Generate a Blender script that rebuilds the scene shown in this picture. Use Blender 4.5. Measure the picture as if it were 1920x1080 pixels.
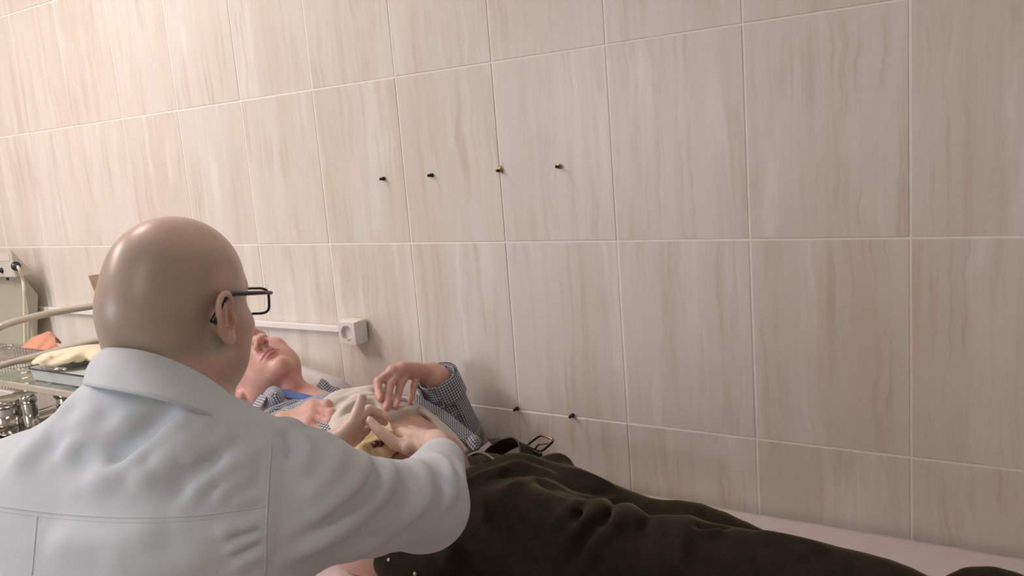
import bpy, bmesh, math, random
import numpy as np
from mathutils import Vector, Matrix

random.seed(7)
rng = np.random.default_rng(7)
SC = bpy.context.scene
for _o in list(bpy.data.objects):
    bpy.data.objects.remove(_o)
COL = SC.collection

# ------------------------------------------------------------------ camera
FPX = 1572.209
_w = np.array([0.17808834, 0.57979645, -0.03025538])
_t = np.linalg.norm(_w); _k = _w/_t
_K = np.array([[0, -_k[2], _k[1]], [_k[2], 0, -_k[0]], [-_k[1], _k[0], 0]])
_R = np.eye(3)+math.sin(_t)*_K+(1-math.cos(_t))*_K@_K
TW, TH = 0.28, 0.39837504                 # tile pitch along the wall and up it
Z1 = 0.62+2.375*TH                        # height of the joint above the couch that the grid is counted from
RC = _R@np.array([[1, 0, 0], [0, 0, -1], [0, 1, 0]], float)     # rows: camera right, down, forward in the world
CAM = np.array([8.78410403*TW, -5.6476633*TW, Z1-0.71150148*TW])
cd = bpy.data.cameras.new('camera'); cam = bpy.data.objects.new('camera', cd); COL.objects.link(cam)
cd.sensor_width = 36; cd.lens = FPX*36/1920; cd.clip_start = 0.02
_m = np.eye(4); _m[:3, 0] = RC[0]; _m[:3, 1] = -RC[1]; _m[:3, 2] = -RC[2]; _m[:3, 3] = CAM
cam.matrix_world = Matrix(_m.tolist()); SC.camera = cam


def ray(px, py):
    return RC.T@np.array([(px-960)/FPX, (py-540)/FPX, 1.0])


def D(px, py, d):                          # the world point seen at px, py at distance d along the view
    return CAM+d*ray(px, py)


def AY(px, py, y):
    r = ray(px, py); return CAM+(y-CAM[1])/r[1]*r


def AZ(px, py, z):
    r = ray(px, py); return CAM+(z-CAM[2])/r[2]*r


def PX(p):
    c = RC@(np.asarray(p)-CAM); return 960+FPX*c[0]/c[2], 540+FPX*c[1]/c[2], c[2]


# ------------------------------------------------------------------ light
SC.view_settings.view_transform = 'Standard'; SC.view_settings.look = 'None'
SC.view_settings.gamma = 1; SC.view_settings.use_curve_mapping = False
SC.view_settings.exposure = 0.0
wd = bpy.data.worlds.new('world'); SC.world = wd; wd.use_nodes = True
wd.node_tree.nodes['Background'].inputs[0].default_value = (0.80, 0.88, 1.0, 1)
wd.node_tree.nodes['Background'].inputs[1].default_value = 0.6


def area(name, loc, target, sx, sy, power, col):
    ld = bpy.data.lights.new(name, 'AREA'); ld.shape = 'RECTANGLE'; ld.size = sx; ld.size_y = sy
    ld.energy = power; ld.color = col
    o = bpy.data.objects.new(name, ld); COL.objects.link(o); o.location = loc
    o.rotation_euler = (Vector(target)-Vector(loc)).to_track_quat('-Z', 'Y').to_euler()
    return o


area('ceiling_lamp_light', (-0.55, -1.75, 2.66), (-0.55, -1.75, 0), 0.3, 1.2, 50, (1.0, 0.85, 0.79))
area('ceiling_lamp_light', (0.28, -0.66, 2.66), (0.28, -0.66, 0), 0.25, 0.4, 10, (1.0, 0.88, 0.82))
area('ceiling_lamp_light', (2.3, -2.6, 2.66), (2.3, -2.6, 0), 0.3, 1.2, 9, (1.0, 0.97, 0.93))  # unseen lamp added as weak neutral fill for the right side
area('window_fill_light', (-0.35, -3.94, 1.62), (0.2, 0, 1.3), 1.15, 1.1, 34, (0.80, 0.90, 1.0))  # added cool fill from behind the camera, set before an unseen window


# ------------------------------------------------------------------ object helpers
def link(o, parent=None):
    COL.objects.link(o)
    if parent is not None:
        o.parent = parent
        o.matrix_parent_inverse = Matrix.Translation(-Vector(parent.location)) if parent.parent is None else Matrix.Identity(4)
    return o


def tag(o, label=None, cat=None, group=None, kind=None):
    for k, v in (('label', label), ('category', cat), ('group', group), ('kind', kind)):
        if v: o[k] = v
    return o


def empty(name, loc, label, cat, group=None):
    o = bpy.data.objects.new(name, None); COL.objects.link(o); o.location = loc; o.empty_display_size = .05
    return tag(o, label, cat, group)


def mesh_np(name, V, Fq, mat=None, parent=None, smooth=True):
    """V (n,3), Fq (m,4) or (m,3) arrays -> object"""
    V = np.asarray(V, np.float32); Fq = np.asarray(Fq, np.int32); k = Fq.shape[1]
    me = bpy.data.meshes.new(name)
    me.vertices.add(len(V)); me.vertices.foreach_set('co', V.ravel())
    me.loops.add(Fq.size); me.loops.foreach_set('vertex_index', Fq.ravel())
    me.polygons.add(len(Fq)); me.polygons.foreach_set('loop_start', np.arange(0, Fq.size, k, dtype=np.int32))
    me.polygons.foreach_set('use_smooth', np.full(len(Fq), smooth))
    me.update(calc_edges=True); me.validate()
    if mat: me.materials.append(mat)
    o = bpy.data.objects.new(name, me)
    return link(o, parent)


def bm_obj(name, bm, mat, parent=None, smooth=False):
    me = bpy.data.meshes.new(name)
    bmesh.ops.recalc_face_normals(bm, faces=bm.faces)
    bm.to_mesh(me); bm.free()
    if smooth:
        me.polygons.foreach_set('use_smooth', np.full(len(me.polygons), True))
    if mat: me.materials.append(mat)
    return link(bpy.data.objects.new(name, me), parent)


def attr(o, name, vals, kind='FLOAT'):
    a = o.data.attributes.new(name, kind, 'POINT')
    if kind == 'FLOAT': a.data.foreach_set('value', np.asarray(vals, np.float32).ravel())
    else: a.data.foreach_set('vector', np.asarray(vals, np.float32).ravel())


def unit(v):
    v = np.asarray(v, float); return v/np.linalg.norm(v)


def catmull(P, n=6):
    P = np.asarray(P, float)
    if len(P) < 3:
        return np.concatenate([P[:1]+(P[-1:]-P[:1])*t for t in np.linspace(0, 1, n+1)[:, None]])
    Q = np.vstack([2*P[0]-P[1], P, 2*P[-1]-P[-2]]); out = []
    for i in range(1, len(Q)-2):
        a, b, c, d = Q[i-1:i+3]
        for t in np.linspace(0, 1, n, endpoint=False):
            out.append(.5*((2*b)+(c-a)*t+(2*a-5*b+4*c-d)*t*t+(3*b-a-3*c+d)*t**3))
    out.append(P[-1]); return np.array(out)


def tube(bm, pts, r, n=10, closed=False, cap=True):
    pts = np.asarray(pts, float); m = len(pts)
    rr = np.full(m, r) if np.isscalar(r) else np.asarray(r, float)
    T = np.gradient(pts, axis=0) if not closed else np.roll(pts, -1, 0)-np.roll(pts, 1, 0)
    T /= np.linalg.norm(T, axis=1)[:, None]+1e-12
    u = np.cross(T[0], [0, 0, 1.0]);
    if np.linalg.norm(u) < .1: u = np.cross(T[0], [0, 1.0, 0])
    u = unit(u); rings = []
    for i in range(m):
        u = unit(u-T[i]*np.dot(u, T[i])); v = np.cross(T[i], u)
        rings.append([bm.verts.new(pts[i]+rr[i]*(math.cos(a)*u+math.sin(a)*v)) for a in np.linspace(0, 2*math.pi, n, endpoint=False)])
    for i in range(m if closed else m-1):
        A, B = rings[i], rings[(i+1) % m]
        for j in range(n):
            bm.faces.new((A[j], A[(j+1) % n], B[(j+1) % n], B[j]))
    if cap and not closed:
        bm.faces.new(rings[0][::-1]); bm.faces.new(rings[-1])


def box(bm, c, half, R=None, bev=0.0, seg=2):
    r = bmesh.ops.create_cube(bm, size=2)
    M = Matrix.Identity(4)
    RR = np.eye(3) if R is None else np.asarray(R)
    for i in range(3):
        for j in range(3): M[i][j] = RR[i, j]*half[j]
        M[i][3] = c[i]
    bmesh.ops.transform(bm, matrix=M, verts=r['verts'])
    if bev > 0:
        es = list({e for v in r['verts'] for e in v.link_edges})
        bmesh.ops.bevel(bm, geom=es, offset=bev, segments=seg, affect='EDGES', profile=.5)


def lathe(bm, prof, c, n=24, R=None):
    RR = np.eye(3) if R is None else np.asarray(R); rings = []
    for r, z in prof:
        rings.append([bm.verts.new(np.asarray(c)+RR@np.array([r*math.cos(a), r*math.sin(a), z])) for a in np.linspace(0, 2*math.pi, n, endpoint=False)])
    for A, B in zip(rings, rings[1:]):
        for j in range(n): bm.faces.new((A[j], A[(j+1) % n], B[(j+1) % n], B[j]))
    bm.faces.new(rings[0][::-1]); bm.faces.new(rings[-1])


def sheet(name, rows, mat, parent=None, nu=8, nv=8, thick=.0015, crumple=0.0, seed=0):
    """loft a cloth panel through rows of control points (each row the same count); uv in metres"""
    G = np.array([catmull(r, nu) for r in rows]); G = np.array([catmull(G[:, j], nv) for j in range(G.shape[1])])
    G = G.transpose(1, 0, 2); a, b = G.shape[:2]
    du = np.concatenate([np.zeros((a, 1)), np.cumsum(np.linalg.norm(np.diff(G, axis=1), axis=2), 1)], 1)
    dv = np.concatenate([np.zeros((1, b)), np.cumsum(np.linalg.norm(np.diff(G, axis=0), axis=2), 0)], 0)
    V = G.reshape(-1, 3)
    if crumple:
        ph = seed*1.7
        V = V+crumple*np.stack([np.sin(V[:, 1]*90+ph)*np.sin(V[:, 0]*70+ph), np.sin(V[:, 0]*85+1+ph), np.sin(V[:, 0]*60+V[:, 1]*75+ph)], 1)
    i, j = np.meshgrid(np.arange(a-1), np.arange(b-1), indexing='ij'); k = (i*b+j).ravel()
    o = mesh_np(name, V, np.stack([k, k+1, k+b+1, k+b], 1), mat, parent)
    attr(o, 'uvm', np.stack([du.ravel(), dv.ravel(), 0*du.ravel()], 1), 'FLOAT_VECTOR')
    s = o.modifiers.new('Solidify', 'SOLIDIFY'); s.thickness = thick; s.offset = 0
    return o


# ------------------------------------------------------------------ signed distance field -> one smooth surface
BIG = 9.0


class Field:
    def __init__(s): s.p = []; s.lo = None; s.hi = None

    def _add(s, fn, c, r, k, op):
        s.p.append((fn, np.asarray(c, float), float(r), float(k), op))
        if op == 'u':
            lo, hi = np.asarray(c)-r, np.asarray(c)+r
            s.lo = lo if s.lo is None else np.minimum(s.lo, lo); s.hi = hi if s.hi is None else np.maximum(s.hi, hi)
        return s

    def ell(s, c, rad, R=None, k=.01, op='u'):
        c = np.asarray(c, float); rad = np.asarray(rad, float); R = np.eye(3) if R is None else np.asarray(R)

        def fn(P):
            q = (P-c)@R; k0 = np.sqrt(((q/rad)**2).sum(1)); k1 = np.sqrt(((q/rad**2)**2).sum(1))
            return np.where(k1 > 1e-9, k0*(k0-1)/np.maximum(k1, 1e-9), -rad.min())
        return s._add(fn, c, rad.max(), k, op)

    def sph(s, c, r, k=.01, op='u'): return s.ell(c, (r, r, r), None, k, op)

    def box(s, c, half, R=None, rnd=.01, k=.01, op='u'):
        c = np.asarray(c, float); half = np.asarray(half, float); R = np.eye(3) if R is None else np.asarray(R)

        def fn(P):
            q = np.abs((P-c)@R)-(half-rnd)
            return np.linalg.norm(np.maximum(q, 0), axis=1)+np.minimum(q.max(1), 0)-rnd
        return s._add(fn, c, np.linalg.norm(half), k, op)

    def chain(s, pts, rad, k=.01, op='u', amp=0, w=0, n=0):
        """capsules with tapering radius along a polyline; op 'd' raises (amp>0) or sinks the surface along it"""
        pts = np.asarray(pts, float)
        rad = np.full(len(pts), rad, float) if np.isscalar(rad) else np.asarray(rad, float)
        if n:
            rad = catmull(np.stack([rad, rad, rad], 1), n)[:, 0]; pts = catmull(pts, n)
        A, B = pts[:-1], pts[1:]; AB = B-A; L2 = (AB**2).sum(1)+1e-12
        lo, hi = pts.min(0), pts.max(0); c = (lo+hi)/2
        br = np.linalg.norm(pts-c, axis=1).max()+(rad.max() if op != 'd' else 2.6*w)

        if op == 'd':
            cum = np.concatenate([[0], np.cumsum(np.sqrt(L2))]); cum /= cum[-1]

            def fn(P):
                best = np.full(len(P), 1e9); tt = np.zeros(len(P))
                for i in range(len(A)):
                    t = np.clip(((P-A[i])@AB[i])/L2[i], 0, 1); q = ((P-A[i]-t[:, None]*AB[i])**2).sum(1)
                    m = q < best; best = np.where(m, q, best); tt = np.where(m, cum[i]+(cum[i+1]-cum[i])*t, tt)
                tp = np.clip(np.minimum(tt, 1-tt)*4, 0, 1); tp = tp*tp*(3-2*tp)
                return 1.4*amp*(.12+.88*tp)*np.exp(-(best/w**2)**.72)
        else:
            def fn(P):
                d = np.full(len(P), 1e9)
                for i in range(len(A)):
                    t = np.clip(((P-A[i])@AB[i])/L2[i], 0, 1)
                    d = np.minimum(d, np.sqrt(((P-A[i]-t[:, None]*AB[i])**2).sum(1))-(rad[i]+(rad[i+1]-rad[i])*t))
                return d
        return s._add(fn, c, br, k, op)

    def half(s, c, nrm, k=.002):
        """cut away everything on the side nrm points to"""
        c = np.asarray(c, float); nrm = unit(nrm)
        s.p.append((lambda P: -((P-c)@nrm), c, 1e3, k, 's')); return s

    def wave(s, fn):
        s.p.append((fn, np.zeros(3), 1e3, 0, 'd')); return s

    def _ev(s, P, idx, start):
        d = np.full(len(P), start)
        for i in idx:
            fn, c, r, k, op = s.p[i]
            if op == 'd': d = d-fn(P); continue
            b = fn(P)
            if op == 'u':
                h = np.clip(.5+.5*(d-b)/k, 0, 1); d = d*(1-h)+b*h-k*h*(1-h)
            else:
                b = -b; h = np.clip(.5-.5*(d-b)/k, 0, 1); d = d*(1-h)+b*h+k*h*(1-h)
        return d

    def full(s, P): return s._ev(np.asarray(P, float), range(len(s.p)), BIG)

    def ev(s, P, band):
        out = np.empty(len(P)); C = np.array([p[1] for p in s.p]); R = np.array([p[2]+p[3] for p in s.p])
        for a in range(0, len(P), 2500):
            Q = P[a:a+2500]; lo, hi = Q.min(0), Q.max(0); m = (lo+hi)/2; rad = np.linalg.norm(hi-lo)/2
            idx = np.nonzero(np.linalg.norm(C-m, axis=1)-R-rad < band)[0]
            out[a:a+2500] = s._ev(Q, idx, BIG)
        return out

    def hit(s, pix, t0=.35, t1=3.0):
        """where the view ray of each (px,py) meets the surface"""
        Dr = np.array([unit(ray(*p)) for p in pix]); t = np.full(len(Dr), t0)
        for _ in range(110):
            d = s.full(CAM+t[:, None]*Dr); t = np.minimum(t+.75*d, t1)
            if np.all((np.abs(d) < 2e-4) | (t >= t1)): break
        return CAM+t[:, None]*Dr

    def surf(s, h, smooth=1):
        n0 = 16; size = h*n0; lo = s.lo-.03
        dims = np.ceil((s.hi+.03-lo)/size).astype(int)
        I = np.stack(np.meshgrid(*[np.arange(d) for d in dims], indexing='ij'), -1).reshape(-1, 3)
        while True:
            d = s.ev(lo+(I+.5)*size, size*4); I = I[np.abs(d) < size*2.6]
            if size <= h*1.01: break
            size /= 2
            I = (I[:, None]*2+np.array([[i, j, k] for i in (0, 1) for j in (0, 1) for k in (0, 1)])[None]).reshape(-1, 3)
        I = I+1; S = 1 << 20

        def key(J): return (J[..., 0].astype(np.int64)*S+J[..., 1])*S+J[..., 2]
        off = np.array([[i, j, k] for i in (0, 1) for j in (0, 1) for k in (0, 1)])
        Kc = key(I[:, None]+off[None]).ravel(); uq, first, inv = np.unique(Kc, return_index=True, return_inverse=True)
        J = (I[:, None]+off[None]).reshape(-1, 3)[first]
        b = J >> 3; mk = np.zeros(len(J), np.int64)
        for bit in range(9):
            for ax in range(3): mk |= ((b[:, ax] >> bit) & 1).astype(np.int64) << (3*bit+ax)
        od = np.argsort(mk, kind='stable'); val = np.empty(len(J)); val[od] = s.ev(lo+(J[od]-1)*h, h*6)
        v = val[inv.reshape(-1)].reshape(-1, 8); sg = v < 0; act = sg.any(1) & ~sg.all(1)
        I, v, sg = I[act], v[act], sg[act]
        acc = np.zeros((len(I), 3)); cnt = np.zeros(len(I))
        for a in range(8):
            for ax, st in ((0, 4), (1, 2), (2, 1)):
                if a & st: continue
                c = a+st; m = sg[:, a] != sg[:, c]
                t = v[m, a]/(v[m, a]-v[m, c]); acc[m] += off[a]+t[:, None]*(off[c]-off[a]); cnt[m] += 1
        V = lo+(I-1+acc/cnt[:, None])*h
        K = key(I); so = np.argsort(K); Ks = K[so]; faces = []
        E = np.eye(3, dtype=int)
        for ax, st in ((0, 4), (1, 2), (2, 1)):
            m = np.nonzero(sg[:, 0] != sg[:, st])[0]; bx, cx = E[(ax+1) % 3], E[(ax+2) % 3]
            q = []; ok = np.ones(len(m), bool)
            for dlt in (0*bx, -bx, -bx-cx, -cx):
                kk = key(I[m]+dlt); p = np.clip(np.searchsorted(Ks, kk), 0, len(Ks)-1); ok &= Ks[p] == kk; q.append(so[p])
            q = np.stack(q, 1)[ok]; fl = sg[m, 0][ok]
            q[~fl] = q[~fl][:, ::-1]; faces.append(q)
        Q = np.concatenate(faces)
        for _ in range(smooth):
            A = np.zeros_like(V); n = np.zeros(len(V))
            for e in range(4):
                i, j = Q[:, e], Q[:, (e+1) % 4]
                for ax in range(3): A[:, ax] += np.bincount(i, V[j, ax], len(V))
                n += np.bincount(i, minlength=len(V))
            V = V+.5*(A/np.maximum(n, 1)[:, None]-V)
        return V, Q

    def obj(s, name, h, mat, parent=None, smooth=1):
        V, Q = s.surf(h, smooth)
        return mesh_np(name, V, Q, mat, parent)


def frame(x, y, z): return np.stack([unit(x), unit(y), unit(z)], 1)      # columns are the axes


# ------------------------------------------------------------------ materials
def lin(c):
    c = np.array(c, float)/255
    return tuple(np.where(c <= .04045, c/12.92, ((c+.055)/1.055)**2.4))+(1,)


class NT:
    def __init__(s, name):
        s.m = bpy.data.materials.new(name); s.m.use_nodes = True; s.t = s.m.node_tree
        s.b = s.t.nodes['Principled BSDF']; s.out = s.t.nodes['Material Output']

    def n(s, typ, **kw):
        o = s.t.nodes.new(typ)
        for k, v in kw.items():
            if hasattr(o, k): setattr(o, k, v)
            else: o.inputs[k].default_value = v
        return o

    def l(s, a, b): s.t.links.new(a, b)

    def set(s, **kw):
        for k, v in kw.items(): s.b.inputs[k.replace('_', ' ')].default_value = v
        return s

    def noise(s, scale, vec=None, detail=3, rough=.55, dist=0):
        o = s.n('ShaderNodeTexNoise'); o.inputs['Scale'].default_value = scale; o.inputs['Detail'].default_value = detail
        o.inputs['Roughness'].default_value = rough; o.inputs['Distortion'].default_value = dist
        if vec is not None: s.l(vec, o.inputs['Vector'])
        return o.outputs[0]

    def pos(s, scale=(1, 1, 1)):
        g = s.n('ShaderNodeNewGeometry'); m = s.n('ShaderNodeMapping'); m.inputs['Scale'].default_value = scale
        s.l(g.outputs['Position'], m.inputs['Vector']); return m.outputs[0]

    def at(s, name):
        a = s.n('ShaderNodeAttribute'); a.attribute_name = name; return a

    def ramp(s, fac, stops):
        r = s.n('ShaderNodeValToRGB'); e = r.color_ramp.elements
        while len(e) < len(stops): e.new(.5)
        for x, (p, c) in zip(e, stops): x.position = p; x.color = c
        s.l(fac, r.inputs[0]); return r.outputs[0]

    def mix(s, fac, a, b, mode='MIX'):
        x = s.n('ShaderNodeMix'); x.data_type = 'RGBA'; x.blend_type = mode
        for sock, v in ((x.inputs[0], fac), (x.inputs[6], a), (x.inputs[7], b)):
            if hasattr(v, 'is_output'): s.l(v, sock)
            else: sock.default_value = v
        return x.outputs[2]

    def math(s, op, a, b=0.0):
        x = s.n('ShaderNodeMath'); x.operation = op
        for sock, v in zip(x.inputs, (a, b)):
            if hasattr(v, 'is_output'): s.l(v, sock)
            else: sock.default_value = v
        return x.outputs[0]

    def bump(s, h, strength=.2, dist=.002):
        b = s.n('ShaderNodeBump'); b.inputs['Strength'].default_value = strength; b.inputs['Distance'].default_value = dist
        s.l(h, b.inputs['Height']); s.l(b.outputs[0], s.b.inputs['Normal']); return s

    def col(s, c):
        if hasattr(c, 'is_output'): s.l(c, s.b.inputs['Base Color'])
        else: s.b.inputs['Base Color'].default_value = c
        return s


def plain(name, rgb, rough=.5, metal=0, var=.06, scale=30, bump=0, **kw):
    t = NT(name); c = lin(rgb)
    f = t.noise(scale, t.pos()); lo = tuple(x*(1-var) for x in c[:3])+(1,); hi = tuple(min(1, x*(1+var)) for x in c[:3])+(1,)
    t.col(t.ramp(f, [(.3, lo), (.7, hi)])); t.set(Roughness=rough, Metallic=metal, **kw)
    if bump: t.bump(t.noise(scale*8, t.pos()), bump, .001)
    return t.m


def tile_mat():
    t = NT('glazed_tile'); oi = t.n('ShaderNodeObjectInfo')
    cb = t.n('ShaderNodeCombineXYZ'); 
    t.l(t.math('MULTIPLY', oi.outputs['Random'], 37.0), cb.inputs[0]); t.l(t.math('MULTIPLY', oi.outputs['Random'], 11.0), cb.inputs[2])
    ad = t.n('ShaderNodeVectorMath', operation='ADD'); t.l(t.pos(), ad.inputs[0]); t.l(cb.outputs[0], ad.inputs[1])
    sp = t.n('ShaderNodeSeparateXYZ'); t.l(ad.outputs[0], sp.inputs[0])

    def streak(fx, fz, wob, wz, seed):
        """nearly one-dimensional noise across the tile whose lines wander a little on the way up"""
        w = t.n('ShaderNodeCombineXYZ'); t.l(t.math('MULTIPLY', sp.outputs[0], 7.0), w.inputs[0]); t.l(t.math('MULTIPLY', sp.outputs[2], wz), w.inputs[2]); w.inputs[1].default_value = seed
        x = t.math('ADD', sp.outputs[0], t.math('MULTIPLY', t.math('SUBTRACT', t.noise(1.0, w.outputs[0], 4, .6), .5), wob))
        v = t.n('ShaderNodeCombineXYZ'); t.l(t.math('MULTIPLY', x, fx), v.inputs[0]); t.l(t.math('MULTIPLY', sp.outputs[2], fz), v.inputs[2]); v.inputs[1].default_value = seed
        return t.noise(1.0, v.outputs[0], 3, .55)

    def patch(sc, seed, lo, hi):
        v = t.n('ShaderNodeCombineXYZ'); v.inputs[1].default_value = seed
        t.l(t.math('MULTIPLY', sp.outputs[0], sc[0]), v.inputs[0]); t.l(t.math('MULTIPLY', sp.outputs[2], sc[1]), v.inputs[2])
        return t.ramp(t.noise(1.0, v.outputs[0], 3, .55), [(lo, (0, 0, 0, 1)), (hi, (1, 1, 1, 1))])
    base = t.ramp(streak(9, .9, .06, 5, 0.0), [(.32, lin((214, 205, 194))), (.5, lin((219, 212, 203))), (.68, lin((222, 217, 211)))])
    c = t.mix(t.math('MULTIPLY', t.ramp(streak(26, .8, .05, 6, 3.0), [(.48, (0, 0, 0, 1)), (.58, (1, 1, 1, 1)), (.60, (.3, .3, .3, 1)), (.75, (0, 0, 0, 1))]), t.math('MULTIPLY', patch((9, 4.5), 8.0, .42, .62), .50)), base, lin((194, 175, 156)))
    c = t.mix(t.math('MULTIPLY', t.ramp(streak(20, .7, .06, 6, 5.0), [(.52, (0, 0, 0, 1)), (.60, (1, 1, 1, 1)), (.66, (.6, .6, .6, 1)), (.68, (0, 0, 0, 1))]), t.math('MULTIPLY', patch((8, 3.5), 12.0, .45, .60), .60)), c, lin((233, 230, 224)))
    c = t.mix(t.math('MULTIPLY', t.ramp(streak(70, 2.5, .03, 9, 7.0), [(.5, (0, 0, 0, 1)), (.75, (1, 1, 1, 1))]), .22), c, lin((200, 180, 160)))
    t.col(c).set(Roughness=.34, Specular_IOR_Level=.35)
    t.bump(t.noise(9, t.pos()), .04, .004)
    return t.m


def skin_mat(name, base, red, pale, sss=.12, rough=.42):
    """attributes: red (flushed skin), lip, nail, stub (shaved hair), hair"""
    t = NT(name); n1 = t.noise(38, t.pos(), 4); n2 = t.noise(260, t.pos(), 3)
    c = t.mix(t.ramp(n1, [(.35, (0, 0, 0, 1)), (.7, (1, 1, 1, 1))]), lin(base), lin(pale))
    c = t.mix(t.math('MULTIPLY', t.at('red').outputs['Fac'], .55), c, lin(red))
    c = t.mix(t.math('MULTIPLY', t.ramp(n2, [(.55, (0, 0, 0, 1)), (.72, (1, 1, 1, 1))]), .22), c, lin(red))
    c = t.mix(t.at('lip').outputs['Fac'], c, lin((182, 112, 106)))
    c = t.mix(t.math('MULTIPLY', t.at('nail').outputs['Fac'], .9), c, lin((236, 204, 192)))
    c = t.mix(t.math('MULTIPLY', t.at('stub').outputs['Fac'], t.math('ADD', .45, t.math('MULTIPLY', n1, .4))), c, lin((150, 143, 128)))
    t.col(c).set(Roughness=rough, Specular_IOR_Level=.5)
    t.set(Subsurface_Weight=sss, Subsurface_Scale=.012); t.b.inputs['Subsurface Radius'].default_value = (1, .35, .2)
    t.bump(t.math('ADD', t.noise(700, t.pos(), 2), t.math('MULTIPLY', n1, .8)), .07, .0012)
    return t.m


def check_mat():
    t = NT('checked_cotton'); u = t.at('uvm'); sp = t.n('ShaderNodeSeparateXYZ'); t.l(u.outputs['Vector'], sp.inputs[0])
    def line(k):
        f = t.math('FRACT', t.math('MULTIPLY', sp.outputs[k], 1/.0066))
        return t.math('LESS_THAN', f, .36)
    s = t.math('ADD', line(0), line(1))
    c = t.ramp(t.math('MULTIPLY', s, .5), [(0, lin((205, 208, 212))), (.5, lin((106, 112, 132))), (1, lin((36, 39, 54)))])
    t.col(c).set(Roughness=.9, Sheen_Weight=.1)
    return t.m


def cloth(name, rgb, rough=.85, weave=900, var=.04, sheen=.1, bump=.25, trans=0):
    t = NT(name); c = lin(rgb); f = t.noise(24, t.pos())
    t.col(t.ramp(f, [(.3, tuple(x*(1-var) for x in c[:3])+(1,)), (.7, tuple(min(1, x*(1+var)) for x in c[:3])+(1,))]))
    t.set(Roughness=rough, Sheen_Weight=sheen, Specular_IOR_Level=.25)
    t.bump(t.math('ADD', t.noise(weave, t.pos(), 2), t.math('MULTIPLY', t.noise(60, t.pos(), 3), 1.5)), bump, .0008)
    return t.m


M_TILE = tile_mat()
M_GROUT = plain('grout', (240, 234, 226), .9, 0, .05, 60, .3)
M_WHITE = plain('white_plastic', (232, 228, 224), .38, 0, .02)
M_PAINT = plain('wall_paint', (222, 212, 202), .8, 0, .03)
M_CEIL = plain('ceiling_paint', (235, 232, 228), .9, 0, .02)
M_FLOOR = plain('floor_linoleum', (150, 132, 116), .5, 0, .15, 12)
M_SKIN_D = skin_mat('skin_tanned', (222, 190, 174), (206, 142, 128), (226, 202, 188), .12, .34)
M_SKIN_P = skin_mat('skin_pink', (210, 162, 150), (204, 122, 116), (218, 174, 160))
M_COAT = cloth('coat_cotton', (211, 219, 226), .8, 1100, .02, .15, .2)
M_CHECK = check_mat()
M_BLUE = cloth('blue_lining', (92, 118, 178), .8)
M_UNDER = cloth('undershirt_cotton', (212, 205, 194), .9, 800, .03, .1, .3)
M_SHEET = cloth('disposable_sheet', (214, 202, 198), .85, 300, .03, .1, .35)
M_FILM = cloth('pillow_cover', (213, 207, 208), .55, 200, .05, .05, .3)
M_GAUZE = cloth('gauze', (232, 214, 186), .9, 500, .05, .1, .5)
M_STEEL = plain('polished_steel', (200, 198, 192), .12, 1, .04, 10)
M_TUBE = plain('painted_tube', (196, 190, 178), .3, .35, .05, 20)
M_BRASS = plain('brass', (176, 140, 82), .3, 1, .1, 60)
M_ZIP = plain('zip_metal', (206, 196, 172), .3, .9, .1, 60)
M_BUCKLE = plain('antique_nickel', (150, 128, 108), .28, 1, .1, 60)
M_DARK = plain('dark_screw', (52, 48, 48), .5, .6, .2, 200)
M_BLACK = plain('black_plastic', (34, 33, 36), .32, 0, .1)
M_BELT = plain('belt_leather', (44, 42, 34), .5, 0, .15, 120, .3)
M_APPL = plain('appliance_enamel', (168, 167, 151), .45, 0, .03)
M_APPL2 = plain('appliance_front', (196, 192, 180), .45, 0, .03)
M_ORANGE = plain('orange_rubber', (208, 146, 120), .5, 0, .05)
M_ENAMEL = plain('white_enamel', (206, 214, 210), .25, 0, .03)
M_NAVY = plain('navy_enamel_rim', (44, 48, 60), .3, 0, .05)
M_TAN = plain('tan_card', (176, 150, 124), .8, 0, .06)
M_CABLE = plain('cable_sleeve', (222, 214, 192), .4, 0, .03)
M_LABEL = plain('paper_label', (206, 196, 192), .7, 0, .03)
M_GREY = plain('grey_print', (140, 134, 132), .7, 0, .03)


def glass_mat(name, tint, alpha_mix=.0, rough=.02, ior=1.45):
    t = NT(name); t.col(tint).set(Roughness=rough, Transmission_Weight=1.0, IOR=ior)
    return t.m


M_GLASS = glass_mat('shelf_glass', (.80, .92, .86, 1))
M_LENS = glass_mat('lens_glass', (.98, .99, .98, 1), ior=1.12)


def trouser_mat():
    t = NT('olive_velveteen'); f = t.noise(40, t.pos(), 4)
    t.col(t.ramp(f, [(.3, lin((38, 35, 28))), (.7, lin((50, 45, 36)))])).set(Roughness=.9, Sheen_Weight=.8, Sheen_Roughness=.35, Specular_IOR_Level=.1)
    t.b.inputs['Sheen Tint'].default_value = lin((140, 124, 96))
    t.bump(t.noise(500, t.pos(), 2), .2, .0008); return t.m


M_PANTS = trouser_mat()

# ------------------------------------------------------------------ the room
def slab(name, c, half, mat):
    bm = bmesh.new(); box(bm, c, half); return tag(bm_obj(name, bm, mat), kind='structure')


wall = slab('wall_back', (0.75, .06, 1.375), (3.25, .06, 1.375), M_GROUT)
slab('floor', (0.75, -1.94, -.05), (3.25, 2.06, .05), M_FLOOR)
slab('ceiling', (0.75, -1.94, 2.80), (3.25, 2.06, .05), M_CEIL)
slab('wall_left', (-2.55, -1.94, 1.375), (.05, 2.06, 1.375), M_PAINT)
slab('wall_right', (4.05, -1.94, 1.375), (.05, 2.06, 1.375), M_PAINT)
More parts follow.
